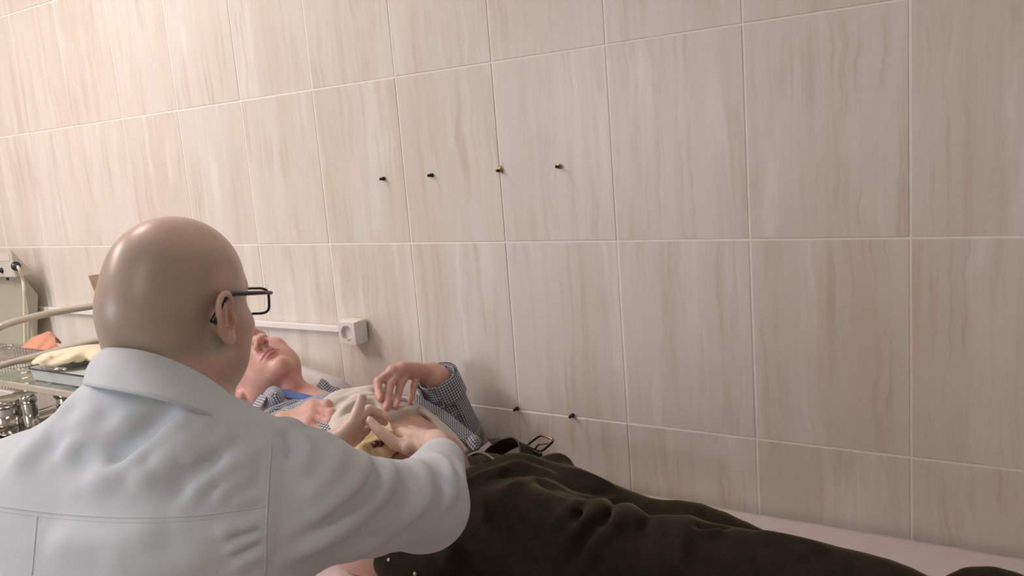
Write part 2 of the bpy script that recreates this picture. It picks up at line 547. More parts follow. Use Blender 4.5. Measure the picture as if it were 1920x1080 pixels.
# the wall behind the camera, with an unseen window added for cool fill
bm = bmesh.new()
wx = -.35
for c, h in ((((-2.5+wx-.65)/2, -4.05, 1.375), ((wx-.65+2.5)/2, .05, 1.375)), (((4.0+wx+.65)/2, -4.05, 1.375), ((4.0-wx-.65)/2, .05, 1.375)), ((wx, -4.05, .5), (.65, .05, .5)), ((wx, -4.05, 2.5), (.65, .05, .25))):
    box(bm, c, h)
tag(bm_obj('wall_front', bm, M_PAINT), kind='structure')
bm = bmesh.new()
for c, h in (((wx-.62, -4.02, 1.625), (.03, .04, .625)), ((wx+.62, -4.02, 1.625), (.03, .04, .625)), ((wx, -4.02, 1.02), (.65, .04, .03)), ((wx, -4.02, 2.23), (.65, .04, .03)), ((wx, -4.02, 1.625), (.02, .03, .6))):
    box(bm, c, h, None, .004, 1)
tag(bm_obj('added_window_1', bm, M_WHITE), kind='structure')

# tiles: one mesh, every tile an object of its own on the wall
bm = bmesh.new(); g = .0016
box(bm, (0, 0, 0), (TW/2-g, .004, TH/2-g), None, .0012, 1)
me_tile = bpy.data.meshes.new('tile'); bm.to_mesh(me_tile); bm.free(); me_tile.materials.append(M_TILE)
wall_inv = wall.matrix_basis.inverted()
for ci in range(-6, 11):
    for ri in range(-1, 5):
        if ri == 4 and ci > 2: continue
        o = bpy.data.objects.new('tile', me_tile); COL.objects.link(o); o.parent = wall; o.matrix_parent_inverse = wall_inv
        o.location = ((ci+.5)*TW, .0029+rng.normal(0, .0002), Z1-(ri-.5)*TH)
        o.rotation_euler = (rng.normal(0, .0012), math.pi*(rng.random() < .5), rng.normal(0, .0012))

# ceiling lamps that light the room; the last is an unseen one added as fill
for (lx, ly, ln, lb_) in ((-.55, -1.75, .6, 'long white fluorescent ceiling lamp in the middle of the room'), (.28, -.66, .25, 'short white ceiling lamp nearest the tiled wall'), (2.3, -2.6, .6, 'long white ceiling lamp out of view, added as fill')):
    e = empty('ceiling_lamp', (lx, ly, 2.75), lb_, 'lamp')
    bm = bmesh.new(); box(bm, (lx, ly, 2.72), (.17, ln, .03), None, .008); bm_obj('housing', bm, M_WHITE, e)

# ------------------------------------------------------------------ wall things
# screws left in the wall (the lower two sit on the third joint)
SCREWS = [(715, 336, 0, .016, 'dark screw low in the left of the four in the upper row on the tiles'), ]


def screw(px, py, label, mat, plug=False, r=.0042):
    p = AY(px, py, -.012)
    p[1] = 0
    e = empty('wall_screw', p, label, 'screw', 'screws left in the tiled wall')
    R = frame((1, 0, 0), (0, 0, 1), (0, -1, 0))
    bm = bmesh.new(); lathe(bm, [(r*.55, -.002), (r*.55, .012), (r*.85, .0125), (r*.85, .0165), (r*.5, .0175)], p, 10, R); bm_obj('shank', bm, mat, e, True)
    bm = bmesh.new(); lathe(bm, [(r*1.25, .002), (r*1.25, .0065), (r*.7, .008)], p, 6 if not plug else 12, R); bm_obj('collar', bm, M_BRASS if plug else mat, e)
    return e


screw(715, 335.5, 'leftmost dark screw of the upper row on the wall', M_DARK)
screw(805, 329, 'dark screw second from left in the upper row', M_DARK)
s3 = screw(934, 320, 'brown screw beside the tile joint with a chipped brown patch', M_DARK, True)
screw(1045, 312.5, 'rightmost screw of the upper row with a brass collar', M_DARK, True)
screw(966, 768, 'lower dark screw beside the vertical joint above the trousers', M_DARK)
screw(1070, 781, 'lower dark screw on the joint above the belt buckle', M_DARK)
p = AY(938, 319, -.005); bm = bmesh.new()
vs = [bm.verts.new((p[0]+dx, -.0062, p[2]+dz)) for dx, dz in ((.001, .011), (-.002, .006), (-.006, .001), (-.004, -.004), (.001, -.008), (.004, -.006), (.003, 0))]
f = bm.faces.new(vs); r_ = bmesh.ops.extrude_face_region(bm, geom=[f]); bmesh.ops.translate(bm, vec=(0, .003, 0), verts=[v for v in r_['geom'] if isinstance(v, bmesh.types.BMVert)])
bm_obj('chipped_plug', bm, M_BRASS, s3)

# cable trunking and socket
q0 = AY(655, 618, -.012); zt = q0[2]; xs = q0[0]
bm = bmesh.new(); box(bm, ((-1.6+xs)/2, -.0105, zt), ((xs+1.6)/2, .0065, .0085), None, .0015)
tr = tag(bm_obj('cable_trunking', bm, M_WHITE), 'white plastic cable trunking running along the tiles to the socket', 'trunking')
bm = bmesh.new(); box(bm, ((-1.6+xs)/2, -.0176, zt), ((xs+1.6)/2, .0012, .0070), None, .0008); bm_obj('trunking_lid', bm, M_WHITE, tr)
sk = empty('wall_socket', (xs+.03, 0, zt), 'white surface-mounted round-pin power socket on the tiles', 'socket')
sc_ = np.array([xs+.029, 0, zt]); hw = .030
bm = bmesh.new(); box(bm, sc_+[0, -.023, 0], (hw+.002, .0185, hw+.002), None, .006, 3); bm_obj('back_box', bm, M_WHITE, sk, False)
# front plate with a real round recess
bm = bmesh.new(); n = 32; ring = []; R_ = .0205
sq = []
for i in range(n):
    a = 2*math.pi*i/n; c, s = math.cos(a), math.sin(a); m = max(abs(c), abs(s)); sq.append((c/m*hw, s/m*hw))
def rg(fn): return [bm.verts.new((sc_[0]+fn(i)[0], fn(i)[2], sc_[2]+fn(i)[1])) for i in range(n)]
an = [2*math.pi*i/n for i in range(n)]
rings = [rg(lambda i: (sq[i][0]*1.0, sq[i][1]*1.0, -.040)), rg(lambda i: (sq[i][0]*.985, sq[i][1]*.985, -.0505)), rg(lambda i: (sq[i][0]*.955, sq[i][1]*.955, -.052)),
         rg(lambda i: (R_*math.cos(an[i]), R_*math.sin(an[i]), -.052)), rg(lambda i: (R_*.93*math.cos(an[i]), R_*.93*math.sin(an[i]), -.036)), rg(lambda i: (R_*.2*math.cos(an[i]), R_*.2*math.sin(an[i]), -.036))]
for A, B in zip(rings, rings[1:]):
    for j in range(n): bm.faces.new((A[j], A[(j+1) % n], B[(j+1) % n], B[j]))
bm.faces.new(rings[-1]); bm_obj('front_plate', bm, M_WHITE, sk)
for dx in (-.0095, .0095):
    bm = bmesh.new(); lathe(bm, [(.0028, 0), (.0028, .0012)], sc_+[dx, -.036, 0], 12, frame((1, 0, 0), (0, 0, 1), (0, -1, 0))); bm_obj('pin_hole', bm, M_DARK, sk)
for s in (-1, 1):
    bm = bmesh.new(); box(bm, sc_+[0, -.044, s*.0175], (.0032, .0075, .0012), None, .0004, 1); bm_obj('earth_contact', bm, M_STEEL, sk)

# small tan card sticking out from the wall behind the doctor's head
pts = [AY(165, 517, -.03), AY(182, 514, -.004), AY(190, 543, -.004), AY(176, 545, -.03)]
bm = bmesh.new(); f = bm.faces.new([bm.verts.new(p) for p in pts]); r_ = bmesh.ops.extrude_face_region(bm, geom=[f])
bmesh.ops.translate(bm, vec=(.012, -.004, 0), verts=[v for v in r_['geom'] if isinstance(v, bmesh.types.BMVert)])
tag(bm_obj('wall_bracket', bm, M_TAN), 'small tan bracket on the wall beside the bald head', 'bracket')

# ------------------------------------------------------------------ couch
cx0, cx1, cy0, cy1 = .50, 2.75, -.64, -.012
ec = empty('examination_couch', ((cx0+cx1)/2, (cy0+cy1)/2, 0), 'low examination couch against the tiled wall under the lying man', 'couch')
bm = bmesh.new(); box(bm, ((cx0+cx1)/2, (cy0+cy1)/2, .565), ((cx1-cx0)/2, (cy1-cy0)/2, .05), None, .02, 3); bm_obj('mattress', bm, M_WHITE, ec)
bm = bmesh.new(); box(bm, ((cx0+cx1)/2, (cy0+cy1)/2, .495), ((cx1-cx0)/2-.01, (cy1-cy0)/2-.01, .02), None, .004, 1); bm_obj('frame', bm, M_TUBE, ec)
for x in (cx0+.06, cx1-.06):
    for y in (cy0+.05, cy1-.05):
        bm = bmesh.new(); tube(bm, [(x, y, 0), (x, y, .48)], .018, 12); bm_obj('leg', bm, M_TUBE, ec)
# disposable sheet on it: hangs a little over the near edge
X_ = np.linspace(cx0+.02, cx1-.01, 150); S_ = np.linspace(0, 1, 60); GX, GS = np.meshgrid(X_, S_, indexing='ij')
yy = np.where(GS < .82, cy1-.004+(cy0-.012-cy1+.004)*GS/.82, cy0-.014); zz = np.where(GS < .82, .6175, .6175-(GS-.82)/.18*.16)
wr = .0012*np.sin(GX*37+3*np.sin(GX*5+GS*9))*np.sin(GS*23+GX*3)+.0010*np.sin(GX*11+GS*31)
zz = zz+np.abs(wr)*(GS < .82); yy = yy-np.abs(wr)*3*(GS >= .82)
V = np.stack([GX, yy, zz], -1).reshape(-1, 3); i, j = np.meshgrid(np.arange(149), np.arange(59), indexing='ij'); k = (i*60+j).ravel()
o = mesh_np('couch_sheet', V, np.stack([k, k+1, k+61, k+60], 1), M_SHEET)
o.modifiers.new('Solidify', 'SOLIDIFY').thickness = .0012
tag(o, 'pale pinkish disposable sheet spread over the couch', 'sheet')


# ------------------------------------------------------------------ people: shared anatomy
def head_field(F, O, R, s=1.0, open_ear=1.0, skull=-.010):
    """add a head to the field. O = point between the eyes' height and the ears; R columns = right, forward, crown"""
    O = np.asarray(O, float)

    def L(x, y, z): return O+R@(np.array([x, y, z])*s)
    F.ell(L(0, skull, .032), np.array([.0750, .100, .086])*s, R, .01)
    F.ell(L(0, .030, -.030), np.array([.063, .060, .080])*s, R, .03)
    F.ell(L(0, -.052, -.008), np.array([.060, .050, .050])*s, R, .03)
    F.chain([L(-.057, .002, -.066), L(-.036, .050, -.094), L(0, .072, -.099), L(.036, .050, -.094), L(.057, .002, -.066)], np.array([.015, .014, .016, .014, .015])*s, .03*s)
    F.ell(L(0, .062, -.062), np.array([.031, .032, .030])*s, R, .02)
    F.sph(L(0, .076, -.097), .019*s, .018)
    for q in (-1, 1):
        F.ell(L(q*.046, .062, -.026), np.array([.022, .022, .017])*s, R, .025)
        F.ell(L(q*.044, .045, -.062), np.array([.022, .030, .030])*s, R, .025)
        F.chain([L(q*.012, .090, .028), L(q*.030, .087, .033), L(q*.046, .072, .026)], np.array([.008, .009, .007])*s, .015)
        F.ell(L(q*.031, .096, .010), np.array([.017, .012, .011])*s, R, .014, 's')
        F.ell(L(q*.031, .077, .009), np.array([.0135, .0125, .0115])*s, R, .004)
        F.chain([L(q*.019, .0885, .004), L(q*.031, .0905, .001), L(q*.044, .082, .005)], np.array([.002, .0028, .002])*s, .004)
    F.chain([L(0, .091, .016), L(0, .101, -.005), L(0, .113, -.026)], np.array([.0085, .0092, .0112])*s, .012)
    F.sph(L(0, .115, -.029), .0112*s, .006)
    for q in (-1, 1):
        F.ell(L(q*.0125, .103, -.033), np.array([.0085, .0110, .0085])*s, R, .006)
    F.chain([L(0, .0995, -.042), L(0, .0985, -.050)], np.array([.0042, .0042])*s, .006)
    for q in (-1, 1):
        F.ell(L(q*.0078, .1065, -.0415), np.array([.0050, .0068, .0105])*s, R, .0012, 's')
    F.chain([L(-.025, .084, -.0615), L(-.012, .0945, -.0575), L(0, .0965, -.0585), L(.012, .0945, -.0575), L(.025, .084, -.0615)], np.array([.002, .0048, .0045, .0048, .002])*s, .005)
    F.chain([L(-.023, .083, -.0640), L(-.010, .0930, -.0685), L(0, .0945, -.0695), L(.010, .0930, -.0685), L(.023, .083, -.0640)], np.array([.002, .0055, .0062, .0055, .002])*s, .005)
    F.chain([L(-.026, .086, -.0628), L(-.012, .0985, -.0630), L(0, .1005, -.0632), L(.012, .0985, -.0630), L(.026, .086, -.0628)], .0020*s, .002, 's')
    F.ell(L(0, .099, -.080), np.array([.020, .009, .0055])*s, R, .012, 's')
    # ears
    for q in (-1, 1):
        fl = math.radians(32)*open_ear
        n_ = unit(R@np.array([q*math.cos(fl), math.sin(fl)*1.0, 0])); v_ = unit(R@np.array([q*math.sin(fl), -math.cos(fl), 0.0])); u_ = R[:, 2].copy()
        tl = math.radians(10); u2 = math.cos(tl)*u_+math.sin(tl)*v_; v2 = math.cos(tl)*v_-math.sin(tl)*u_
        C = L(q*.0775, -.010, -.014)

        def E(u, v, w=0): return C+s*(u*u2+v*v2+w*n_)
        RE = frame(v2, u2, n_)
        F.ell(E(0, .002, .004), np.array([.0165, .030, .0050])*s, RE, .006)
        F.sph(E(-.004, -.006, -.004), .014*s, .010)
        F.chain([E(.004, -.010, .004), E(.017, -.0145, .007), E(.028, -.008, .009), E(.0325, .002, .010), E(.028, .013, .010), E(.014, .0185, .009), E(-.006, .0150, .008), E(-.020, .006, .006), E(-.028, -.004, .005)],
                np.array([.0032, .0036, .0040, .0043, .0043, .0042, .0038, .0036, .0040])*s, .003, n=4)
        F.chain([E(.020, .003, .008), E(.008, .008, .010), E(-.008, .005, .010), E(-.016, -.003, .008)], np.array([.003, .0034, .0034, .003])*s, .004, n=3)
        F.ell(E(-.026, -.006, .005), np.array([.0085, .0085, .0045])*s, RE, .006)
        F.ell(E(-.003, -.003, .009), np.array([.0078, .0120, .0085])*s, RE, .003, 's')
        F.ell(E(.016, -.005, .010), np.array([.0045, .0080, .0055])*s, RE, .003, 's')
        F.ell(E(.010, .0125, .0115), np.array([.0022, .0140, .0035])*s, RE, .002, 's')
        F.ell(E(-.003, -.0135, .006), np.array([.0045, .0070, .0050])*s, RE, .004)
    return L


def hand_field(F, wrist, mcps, fingers, thumb, rw=.024, rf=(.0098, .0090, .0084, .0072), scale=1.0, heel=None, rp=.0125):
    """palm fan from the wrist to each knuckle, then four fingers and the thumb, each a tapering chain of joints"""
    wrist = np.asarray(wrist)
    for m in mcps:
        F.chain([wrist+(m-wrist)*.12, wrist+(m-wrist)*.55, m], np.array([rw*.72, rp*1.25, rp])*scale, .012)
    for a, b in zip(mcps, mcps[1:]):
        F.chain([a+(wrist-a)*.12, b+(wrist-b)*.12], rp*.9*scale, .010)
    for i, fg in enumerate(fingers):
        q = (1.0, 1.05, 1.0, .86)[i]*scale
        F.chain([mcps[i]]+list(fg), np.array([rf[0]*1.08, rf[1]*1.05, rf[2], rf[3]])[:len(fg)+1]*q, .0045)
        F.sph(mcps[i]+(mcps[i]-fg[0])*.03, rf[0]*1.13*q, .008)
        F.sph(fg[0], rf[1]*1.13*q, .004)
    if thumb is not None:
        th = [np.asarray(t) for t in thumb]
        F.chain([wrist*.6+th[0]*.4]+th, np.array([.019, .0175, .0125, .0108, .0092])[:len(th)+1]*scale, .010)


def mask(V, pts, r, soft=.4):
    """1 inside radius r of any of the points, fading out"""
    m = np.zeros(len(V))
    for p in np.atleast_2d(pts):
        d = np.linalg.norm(V-p, axis=1)/r; m = np.maximum(m, np.clip((1-d)/soft, 0, 1))
    return m*m*(3-2*m)


# ------------------------------------------------------------------ the doctor
yaw, pit, rol = math.radians(106), math.radians(9), math.radians(0)
f_ = np.array([math.cos(yaw)*math.cos(pit), math.sin(yaw)*math.cos(pit), -math.sin(pit)])
r_ = unit(np.cross(f_, [0, 0, 1])); u_ = np.cross(r_, f_); r2 = math.cos(rol)*r_+math.sin(rol)*u_; u2 = np.cross(r2, f_)
RD = np.stack([r2, f_, u2], 1); SD = .95
OD = D(422, 598, .985)-RD@(np.array([.082, -.010, -.014])*SD)

shL, shR = D(55, 962, 1.05), D(552, 930, .97); nk = D(318, 800, 1.0)
elR, wrR = D(795, 948, 1.22), D(826, 866, 1.47)
elL = D(330, 900, 1.34); wrL = D(600, 845, 1.58)

# body: head, neck, hidden trunk and arms, hands
B = Field()
LD = head_field(B, OD, RD, SD, .12, .004)
nb = D(325, 770, 1.0)
B.chain([LD(0.004, -.010, -.03), LD(0.006, -.016, -.08), nb, nb+(nk-nb)*2.2], [.050, .049, .058, .075], .03)
B.chain([LD(-.022, -.058, -.05), LD(-.024, -.060, -.10), nb+RD@np.array([-.028, -.030, -.02])], [.022, .024, .035], .03)
B.chain([LD(.028, -.058, -.05), LD(.032, -.060, -.10), nb+RD@np.array([.035, -.030, -.02])], [.022, .025, .035], .03)
B.chain([LD(-.045, -.080, -.062), LD(0, -.098, -.066), LD(.045, -.076, -.062)], .0010, .004, 'd', amp=-.0022, w=.005, n=4)
B.chain([LD(-.04, -.085, -.092), LD(0, -.102, -.096), LD(.05, -.076, -.088)], .0010, .004, 'd', amp=-.0018, w=.005, n=4)
mid = (shL+shR)/2+[0, 0, .012]; rt = unit(shR-shL); ft = unit(np.cross([0, 0, 1], rt)); up = unit(np.array([0, 0, 1])*.88+ft*.45); ft = np.cross(up, rt)
B.chain([shL, nk+[0, 0, -.03], shR], [.05, .06, .05], .03)
B.chain([nk+[0, 0, -.02], mid-up*.30], [.08, .10], .03)
B.chain([shR, elR, wrR], [.045, .036, .028], .02)
B.chain([shL, elL, wrL], [.045, .036, .026], .02)
# right hand: pinching, thumb towards the left, back of the hand up
hw_ = D(818, 833, 1.560)
mR = [D(752, 813, 1.660), D(770, 811, 1.685), D(788, 814, 1.705), D(803, 822, 1.715)]
fR = [[D(727, 818, 1.685), D(712, 812, 1.685), D(702, 802, 1.680)], [D(742, 824, 1.705), D(724, 822, 1.705), D(711, 814, 1.695)],
      [D(760, 832, 1.715), D(742, 832, 1.715), D(728, 826, 1.705)], [D(780, 838, 1.725), D(760, 840, 1.725), D(746, 836, 1.715)]]
tR = [D(778, 842, 1.615), D(741, 832, 1.610), D(711, 808, 1.615), D(694, 790, 1.625)]
hand_field(B, hw_, mR, fR, tR, .026)
B.chain([hw_+(wrR-hw_)*1.5, hw_], [.030, .027], .012)
B.sph(D(765, 838, 1.585), .014, .014)
# left hand: thumb up, index and middle stretched to the right
hl = D(618, 838, 1.585)
mL = [D(664, 786, 1.625), D(668, 800, 1.645), D(664, 815, 1.655), D(655, 827, 1.655)]
fL = [[D(692, 768, 1.655), D(712, 774, 1.665), D(724, 783, 1.660)], [D(694, 780, 1.675), D(710, 786, 1.675), D(722, 792, 1.670)],
      [D(686, 806, 1.685), D(672, 822, 1.675), D(662, 828, 1.655)], [D(676, 818, 1.685), D(664, 832, 1.665), D(654, 836, 1.645)]]
tL = [D(646, 812, 1.585), D(664, 788, 1.580), D(673, 765, 1.585), D(679, 747, 1.585)]
hand_field(B, hl, mL, fL, tL, .026)
B.chain([hl+(wrL-hl)*2-(hl-elL)*.4, hl], [.032, .028], .012)

def nail(F, tip, prev, out, r=.0062):
    ax_ = unit(tip-prev); o_ = unit(out-ax_*np.dot(out, ax_)); F.ell(tip+o_*.0082+ax_*.001, (r*.85, r*1.25, .0022), frame(np.cross(ax_, o_), ax_, o_), .0015)
    return tip+o_*.0085+ax_*.001


nl1 = nail(B, tL[-1], tL[-2], -RC[2]*.7-RC[0]*.7); nl2 = nail(B, tR[-1], tR[-2], -RC[2]*.6-RC[1]*.8)
for m_ in mR:
    B.chain([m_, m_*.45+hw_*.55], .001, .01, 'd', amp=.0022, w=.004)
doc = empty('person', (mid[0], mid[1], .45), 'bald doctor in spectacles and a white coat leaning over the lying man', 'person')
body = B.obj('body', .0029, M_SKIN_D, doc)


def vco(o):
    a = np.empty(len(o.data.vertices)*3, np.float32); o.data.vertices.foreach_get('co', a); return a.reshape(-1, 3).astype(float)


def skin_attrs(o, O, R, s, reds, nails, stubble):
    V = vco(o); q = (V-O)@R/s
    inh = (np.linalg.norm(q-[0, 0, 0], axis=1) < .16)
    lf = Field(); lf.chain([(-.021, .088, -.0620), (-.010, .0975, -.0585), (0, .0985, -.0590), (.010, .0975, -.0585), (.021, .088, -.0620)], [.0015, .0040, .0038, .0040, .0015], n=4)
    lf.chain([(-.020, .087, -.0640), (-.010, .0965, -.0672), (0, .0985, -.0680), (.010, .0965, -.0672), (.020, .087, -.0640)], [.0015, .0042, .0050, .0042, .0015], n=4)
    lip = np.clip(.5-lf.full(q)/.003, 0, 1)*inh
    st = np.zeros(len(V))
    if stubble:
        sm = lambda x: np.clip(x, 0, 1)**2*(3-2*np.clip(x, 0, 1))
        st = sm((.095-q[:, 2]-.25*q[:, 1])/.06)*sm((q[:, 2]+.072)/.025)*sm((.050-q[:, 1])/.035)*sm((.0765-np.abs(q[:, 0]))/.006)*inh
        beard = np.clip((-q[:, 2]-.045)/.02, 0, 1)*np.clip((q[:, 1]+.01)/.02, 0, 1)*np.clip((q[:, 2]+.125)/.02, 0, 1)*inh
        st = np.maximum(st, .45*beard)
    red = np.zeros(len(V))
    for p, r in reds: red = np.maximum(red, mask(V, [p], r, .9))
    nl = np.zeros(len(V))
    for p, r in nails: nl = np.maximum(nl, mask(V, [p], r, .25))
    attr(o, 'lip', lip*inh); attr(o, 'stub', st); attr(o, 'red', red); attr(o, 'nail', nl)
    return q


reds = [(f[-1], .016) for f in fR+fL]+[(tR[-1], .014), (tL[-1], .014)]+[(m, .013) for m in mR+mL]+[(LD(.085, -.01, -.01), .034), (LD(-.085, -.01, -.01), .034), (LD(0, .11, -.03), .02), (LD(0, -.07, -.11), .06), (LD(.05, -.02, -.1), .06), (LD(.06, .03, -.06), .06), (LD(-.03, -.06, -.1), .05)]
vw = -RC[2]
skin_attrs(body, OD, RD, SD, reds, [(nl1, .0075), (nl2, .0075)], True)

# spectacles
bm_front = bmesh.new(); rims = []
for q in (-1, 1):
    cx = q*.0335; ring = []
    for a in np.linspace(0, 2*math.pi, 28, endpoint=False):
        c, s = math.cos(a), math.sin(a); e = 4.0
        x = np.sign(c)*abs(c)**(2/e)*.0285; z = np.sign(s)*abs(s)**(2/e)*.0168
        ring.append(LD(cx+x, .117-.10*abs(cx+x)**1.6-.02*(z), .004+z+(.002 if z > 0 else 0)))
    tube(bm_front, ring, .0017, 8, closed=True); rims.append(ring)
tube(bm_front, catmull([LD(-.0085, .1165, .008), LD(0, .1185, .011), LD(.0085, .1165, .008)], 4), .0018, 8)
gl = bm_obj('spectacles', bm_front, M_BLACK, doc, True)
gl['label'] = 'thin dark-rimmed rectangular spectacles'
for ring in rims:
    bm = bmesh.new(); f = bm.faces.new([bm.verts.new(p) for p in ring]); rr_ = bmesh.ops.extrude_face_region(bm, geom=[f])
    bmesh.ops.translate(bm, vec=Vector(RD[:, 1]*-.0012), verts=[v for v in rr_['geom'] if isinstance(v, bmesh.types.BMVert)])
    bm_obj('lens', bm, M_LENS, gl)
for q in (-1, 1):
    bm = bmesh.new()
    P = catmull([LD(q*.0615, .1140, .0150), LD(q*.0710, .108, .0160), LD(q*.0795, .075, .0165), LD(q*.0815, .035, .0165), LD(q*.0830, .000, .0160), LD(q*.0840, -.012, .011), LD(q*.0835, -.024, -.004), LD(q*.080, -.031, -.018)], 5)
    tube(bm, P, np.linspace(.0020, .0042, len(P)), 8)
    bm_obj('temple_arm', bm, M_BLACK, gl, True)

# ------------------------------------------------------------------ white coat
LOWC = [D(470, 836, .905), D(425, 812, .895), D(365, 778, .882), D(300, 748, .884), D(240, 740, .888), D(202, 745, .904), D(192, 748, .955), D(195, 748, 1.03), D(215, 745, 1.10)]


def coat_base():
    F = Field()
    F.chain([p+.010*unit(p-CAM) for p in LOWC], .018, .04)
    F.chain([p*.6+nb*.4-[0, 0, .02] for p in LOWC[3:]], .03, .05)
    F.chain([shL, D(180, 905, 1.02), D(318, 850, 1.0), D(440, 890, .98), shR], [.086, .068, .060, .062, .070], .05, n=3)
    F.ell(mid-up*.16-ft*.030, (.205, .125, .26), np.stack([rt, ft, up], 1), .08)
    F.ell(mid-up*.02-ft*.055+rt*.09, (.10, .075, .12), np.stack([rt, ft, up], 1), .06)
    F.ell(mid-up*.075-ft*.055-rt*.09, (.10, .075, .12), np.stack([rt, ft, up], 1), .06)
    low = mid-up*.30-ft*.02; F.chain([low, np.array([low[0]-.02, low[1]-.06, .62])], [.17, .19], .10)
    F.chain([shR, D(680, 947, 1.09), elR], [.070, .063, .060], .045)
    F.chain([elR, elR+(wrR-elR)*.5, wrR], [.060, .054, .042], .03)
    F.chain([shL, elL], [.086, .070], .05)
    F.chain([elL, elL+(wrL-elL)*.72], [.066, .050], .03)
    return F


CB = coat_base()
C_ = coat_base()


def folds(F, base, lines, sgn=1):
    for px, amp, w in lines:
        P = catmull(base.hit(px), 4)
        F.chain(P, .001, .01, 'd', amp=amp*sgn, w=w)


back = [
    ([(372, 750), (347, 780), (281, 837), (225, 884), (150, 912)], 0.0187, .012),
    ([(285, 762), (225, 797), (160, 830), (105, 868)], 0.0163, .012),
    ([(378, 806), (337, 832), (285, 884), (246, 925)], 0.0175, .011),
    ([(400, 770), (380, 800), (330, 850), (290, 872)], 0.0100, .009),
    ([(490, 842), (430, 877), (370, 912), (342, 950)], 0.0150, .010),
    ([(480, 880), (430, 910), (395, 945)], 0.0100, .009),
    ([(150, 745), (120, 790), (60, 850), (10, 890)], 0.0125, .018),
    ([(445, 812), (400, 830), (340, 872)], 0.0100, .009),
    ([(200, 765), (160, 790), (110, 815)], 0.0088, .010),
    ([(330, 1000), (200, 1022), (80, 1010)], 0.0075, .018), ([(420, 1040), (300, 1062), (180, 1050)], 0.0063, .016),
    ([(495, 925), (470, 935), (430, 945)], 0.0075, .005), ([(497, 975), (460, 988), (400, 1003)], 0.0100, .006),
    ([(497, 1000), (465, 1015), (420, 1035)], 0.0100, .006), ([(497, 1030), (470, 1045), (430, 1068)], 0.0088, .006),
]
vall = [
    ([(345, 752), (310, 788), (245, 848), (190, 882)], -0.0150, .011),
    ([(362, 802), (310, 846), (264, 888)], -0.0137, .009),
    ([(425, 850), (365, 895), (320, 935)], -0.0125, .009),
    ([(250, 772), (190, 815), (130, 860)], -0.0100, .010),
    ([(470, 872), (425, 900), (385, 930)], -0.0088, .008),
    ([(497, 988), (462, 1001), (415, 1018)], -0.0075, .005), ([(497, 1015), (466, 1030), (428, 1052)], -0.0075, .005),
]
slv = [
    ([(684, 850), (672, 900), (609, 955), (545, 995)], 0.0150, .009),
    ([(724, 862), (731, 892), (703, 940), (620, 1005), (530, 1052)], 0.0175, .009),
    ([(762, 862), (797, 900), (790, 945), (705, 1012), (615, 1058)], 0.0163, .011),
    ([(640, 845), (610, 900), (560, 945)], 0.0088, .011),
    ([(545, 805), (570, 840), (560, 900)], 0.0100, .010),
    ([(815, 848), (842, 885), (845, 925), (815, 965)], 0.0112, .009),
    ([(846, 852), (864, 880), (866, 915)], 0.0063, .007),
    ([(522, 800), (545, 796), (566, 808)], 0.0125, .009),
    ([(640, 1040), (700, 1035), (770, 1005)], 0.0088, .012),
]
sval = [
    ([(704, 862), (700, 905), (655, 950), (575, 1000)], -0.0150, .008), ([(744, 868), (763, 900), (745, 948), (660, 1010)], -0.0150, .008),
    ([(800, 872), (825, 905), (815, 950), (745, 1010)], -0.0112, .008), ([(532, 806), (552, 832), (545, 870)], -0.0112, .007),
    ([(640, 1020), (720, 1005), (790, 970)], -0.0075, .009),
]
folds(C_, CB, back+vall+slv+sval)
# sewn lines: yoke seam, armhole seam, centre seam, each a low welt with a groove beside it
yoke = [(-140, 935), (2, 950), (100, 962), (220, 970), (350, 968), (440, 958), (494, 950)]
arm = [(508, 838), (505, 880), (502, 930), (499, 1000), (497, 1078)]
cen = [(70, 966), (66, 1010), (60, 1078)]
folds(C_, CB, [(arm, .0045, .007)])
SEAMS = []
for ln in (yoke, arm, cen):
    n_px = [tuple(p) for p in catmull(np.array(ln, float), 10)]
    SEAMS.append((C_.hit(n_px), C_.hit([(x+(9 if ln is arm else 0), y+(9 if ln is yoke else 0)) for x, y in n_px])))
# neck opening
C_.chain([nb-(nk-nb)*2.0, nb-(nk-nb)*.3, nb+(nk-nb)*.5], [.085, .074, .05], .012, 's')
# open cuffs
C_.half(wrR+unit(wrR-elR)*.012, unit(wrR-elR)) if False else None
cutR = unit(wrR-elR); C_.chain([wrR+cutR*.085, wrR+cutR*.004], [.085, .032], .006, 's')
coat = C_.obj('coat', .0038, M_COAT, doc)
for k_, (P0, P1) in enumerate(SEAMS):
    bm = bmesh.new(); tube(bm, P0, (.0010, .0011, .0007)[k_], 6); bm_obj('seam', bm, M_COAT, coat, True)
    if k_ == 0:
        bm = bmesh.new(); tube(bm, P1, .0005, 5); bm_obj('seam', bm, M_COAT, coat, True)

# collar: a stand and a turned-down fall that run round the neck
axis = unit(LD(0, -.03, -.06)-nk)


def collar():
    """control rings from the inside of the stand, over the turned edge, down to the seam; given where the photograph shows the rim"""
    top = [D(480, 800, .925), D(440, 758, .93), D(385, 716, .935), D(320, 684, .925), D(262, 667, .915), D(215, 662, .925), D(196, 664, .965), D(205, 668, 1.02), D(240, 680, 1.07)]
    low = [D(482, 818, .918), D(430, 797, .892), D(365, 768, .860), D(300, 748, .848), D(240, 736, .853), D(185, 727, .874), D(160, 722, .935), D(160, 722, 1.01), D(190, 730, 1.09)]
    c = nb+(nk-nb)*.3
    inn = [c+(t-c)*.94+(nk-nb)*.55 for t in top]
    mid_ = [t*.5+l*.5+unit(t*.5+l*.5-c)*.007 for t, l in zip(top, low)]
    lip_ = [t+unit(t-c)*.004+unit(nb-nk)*.0015 for t in top]
    return [inn, top, lip_, mid_, low]


co_ = sheet('collar', collar(), M_COAT, coat, 5, 5, .003)

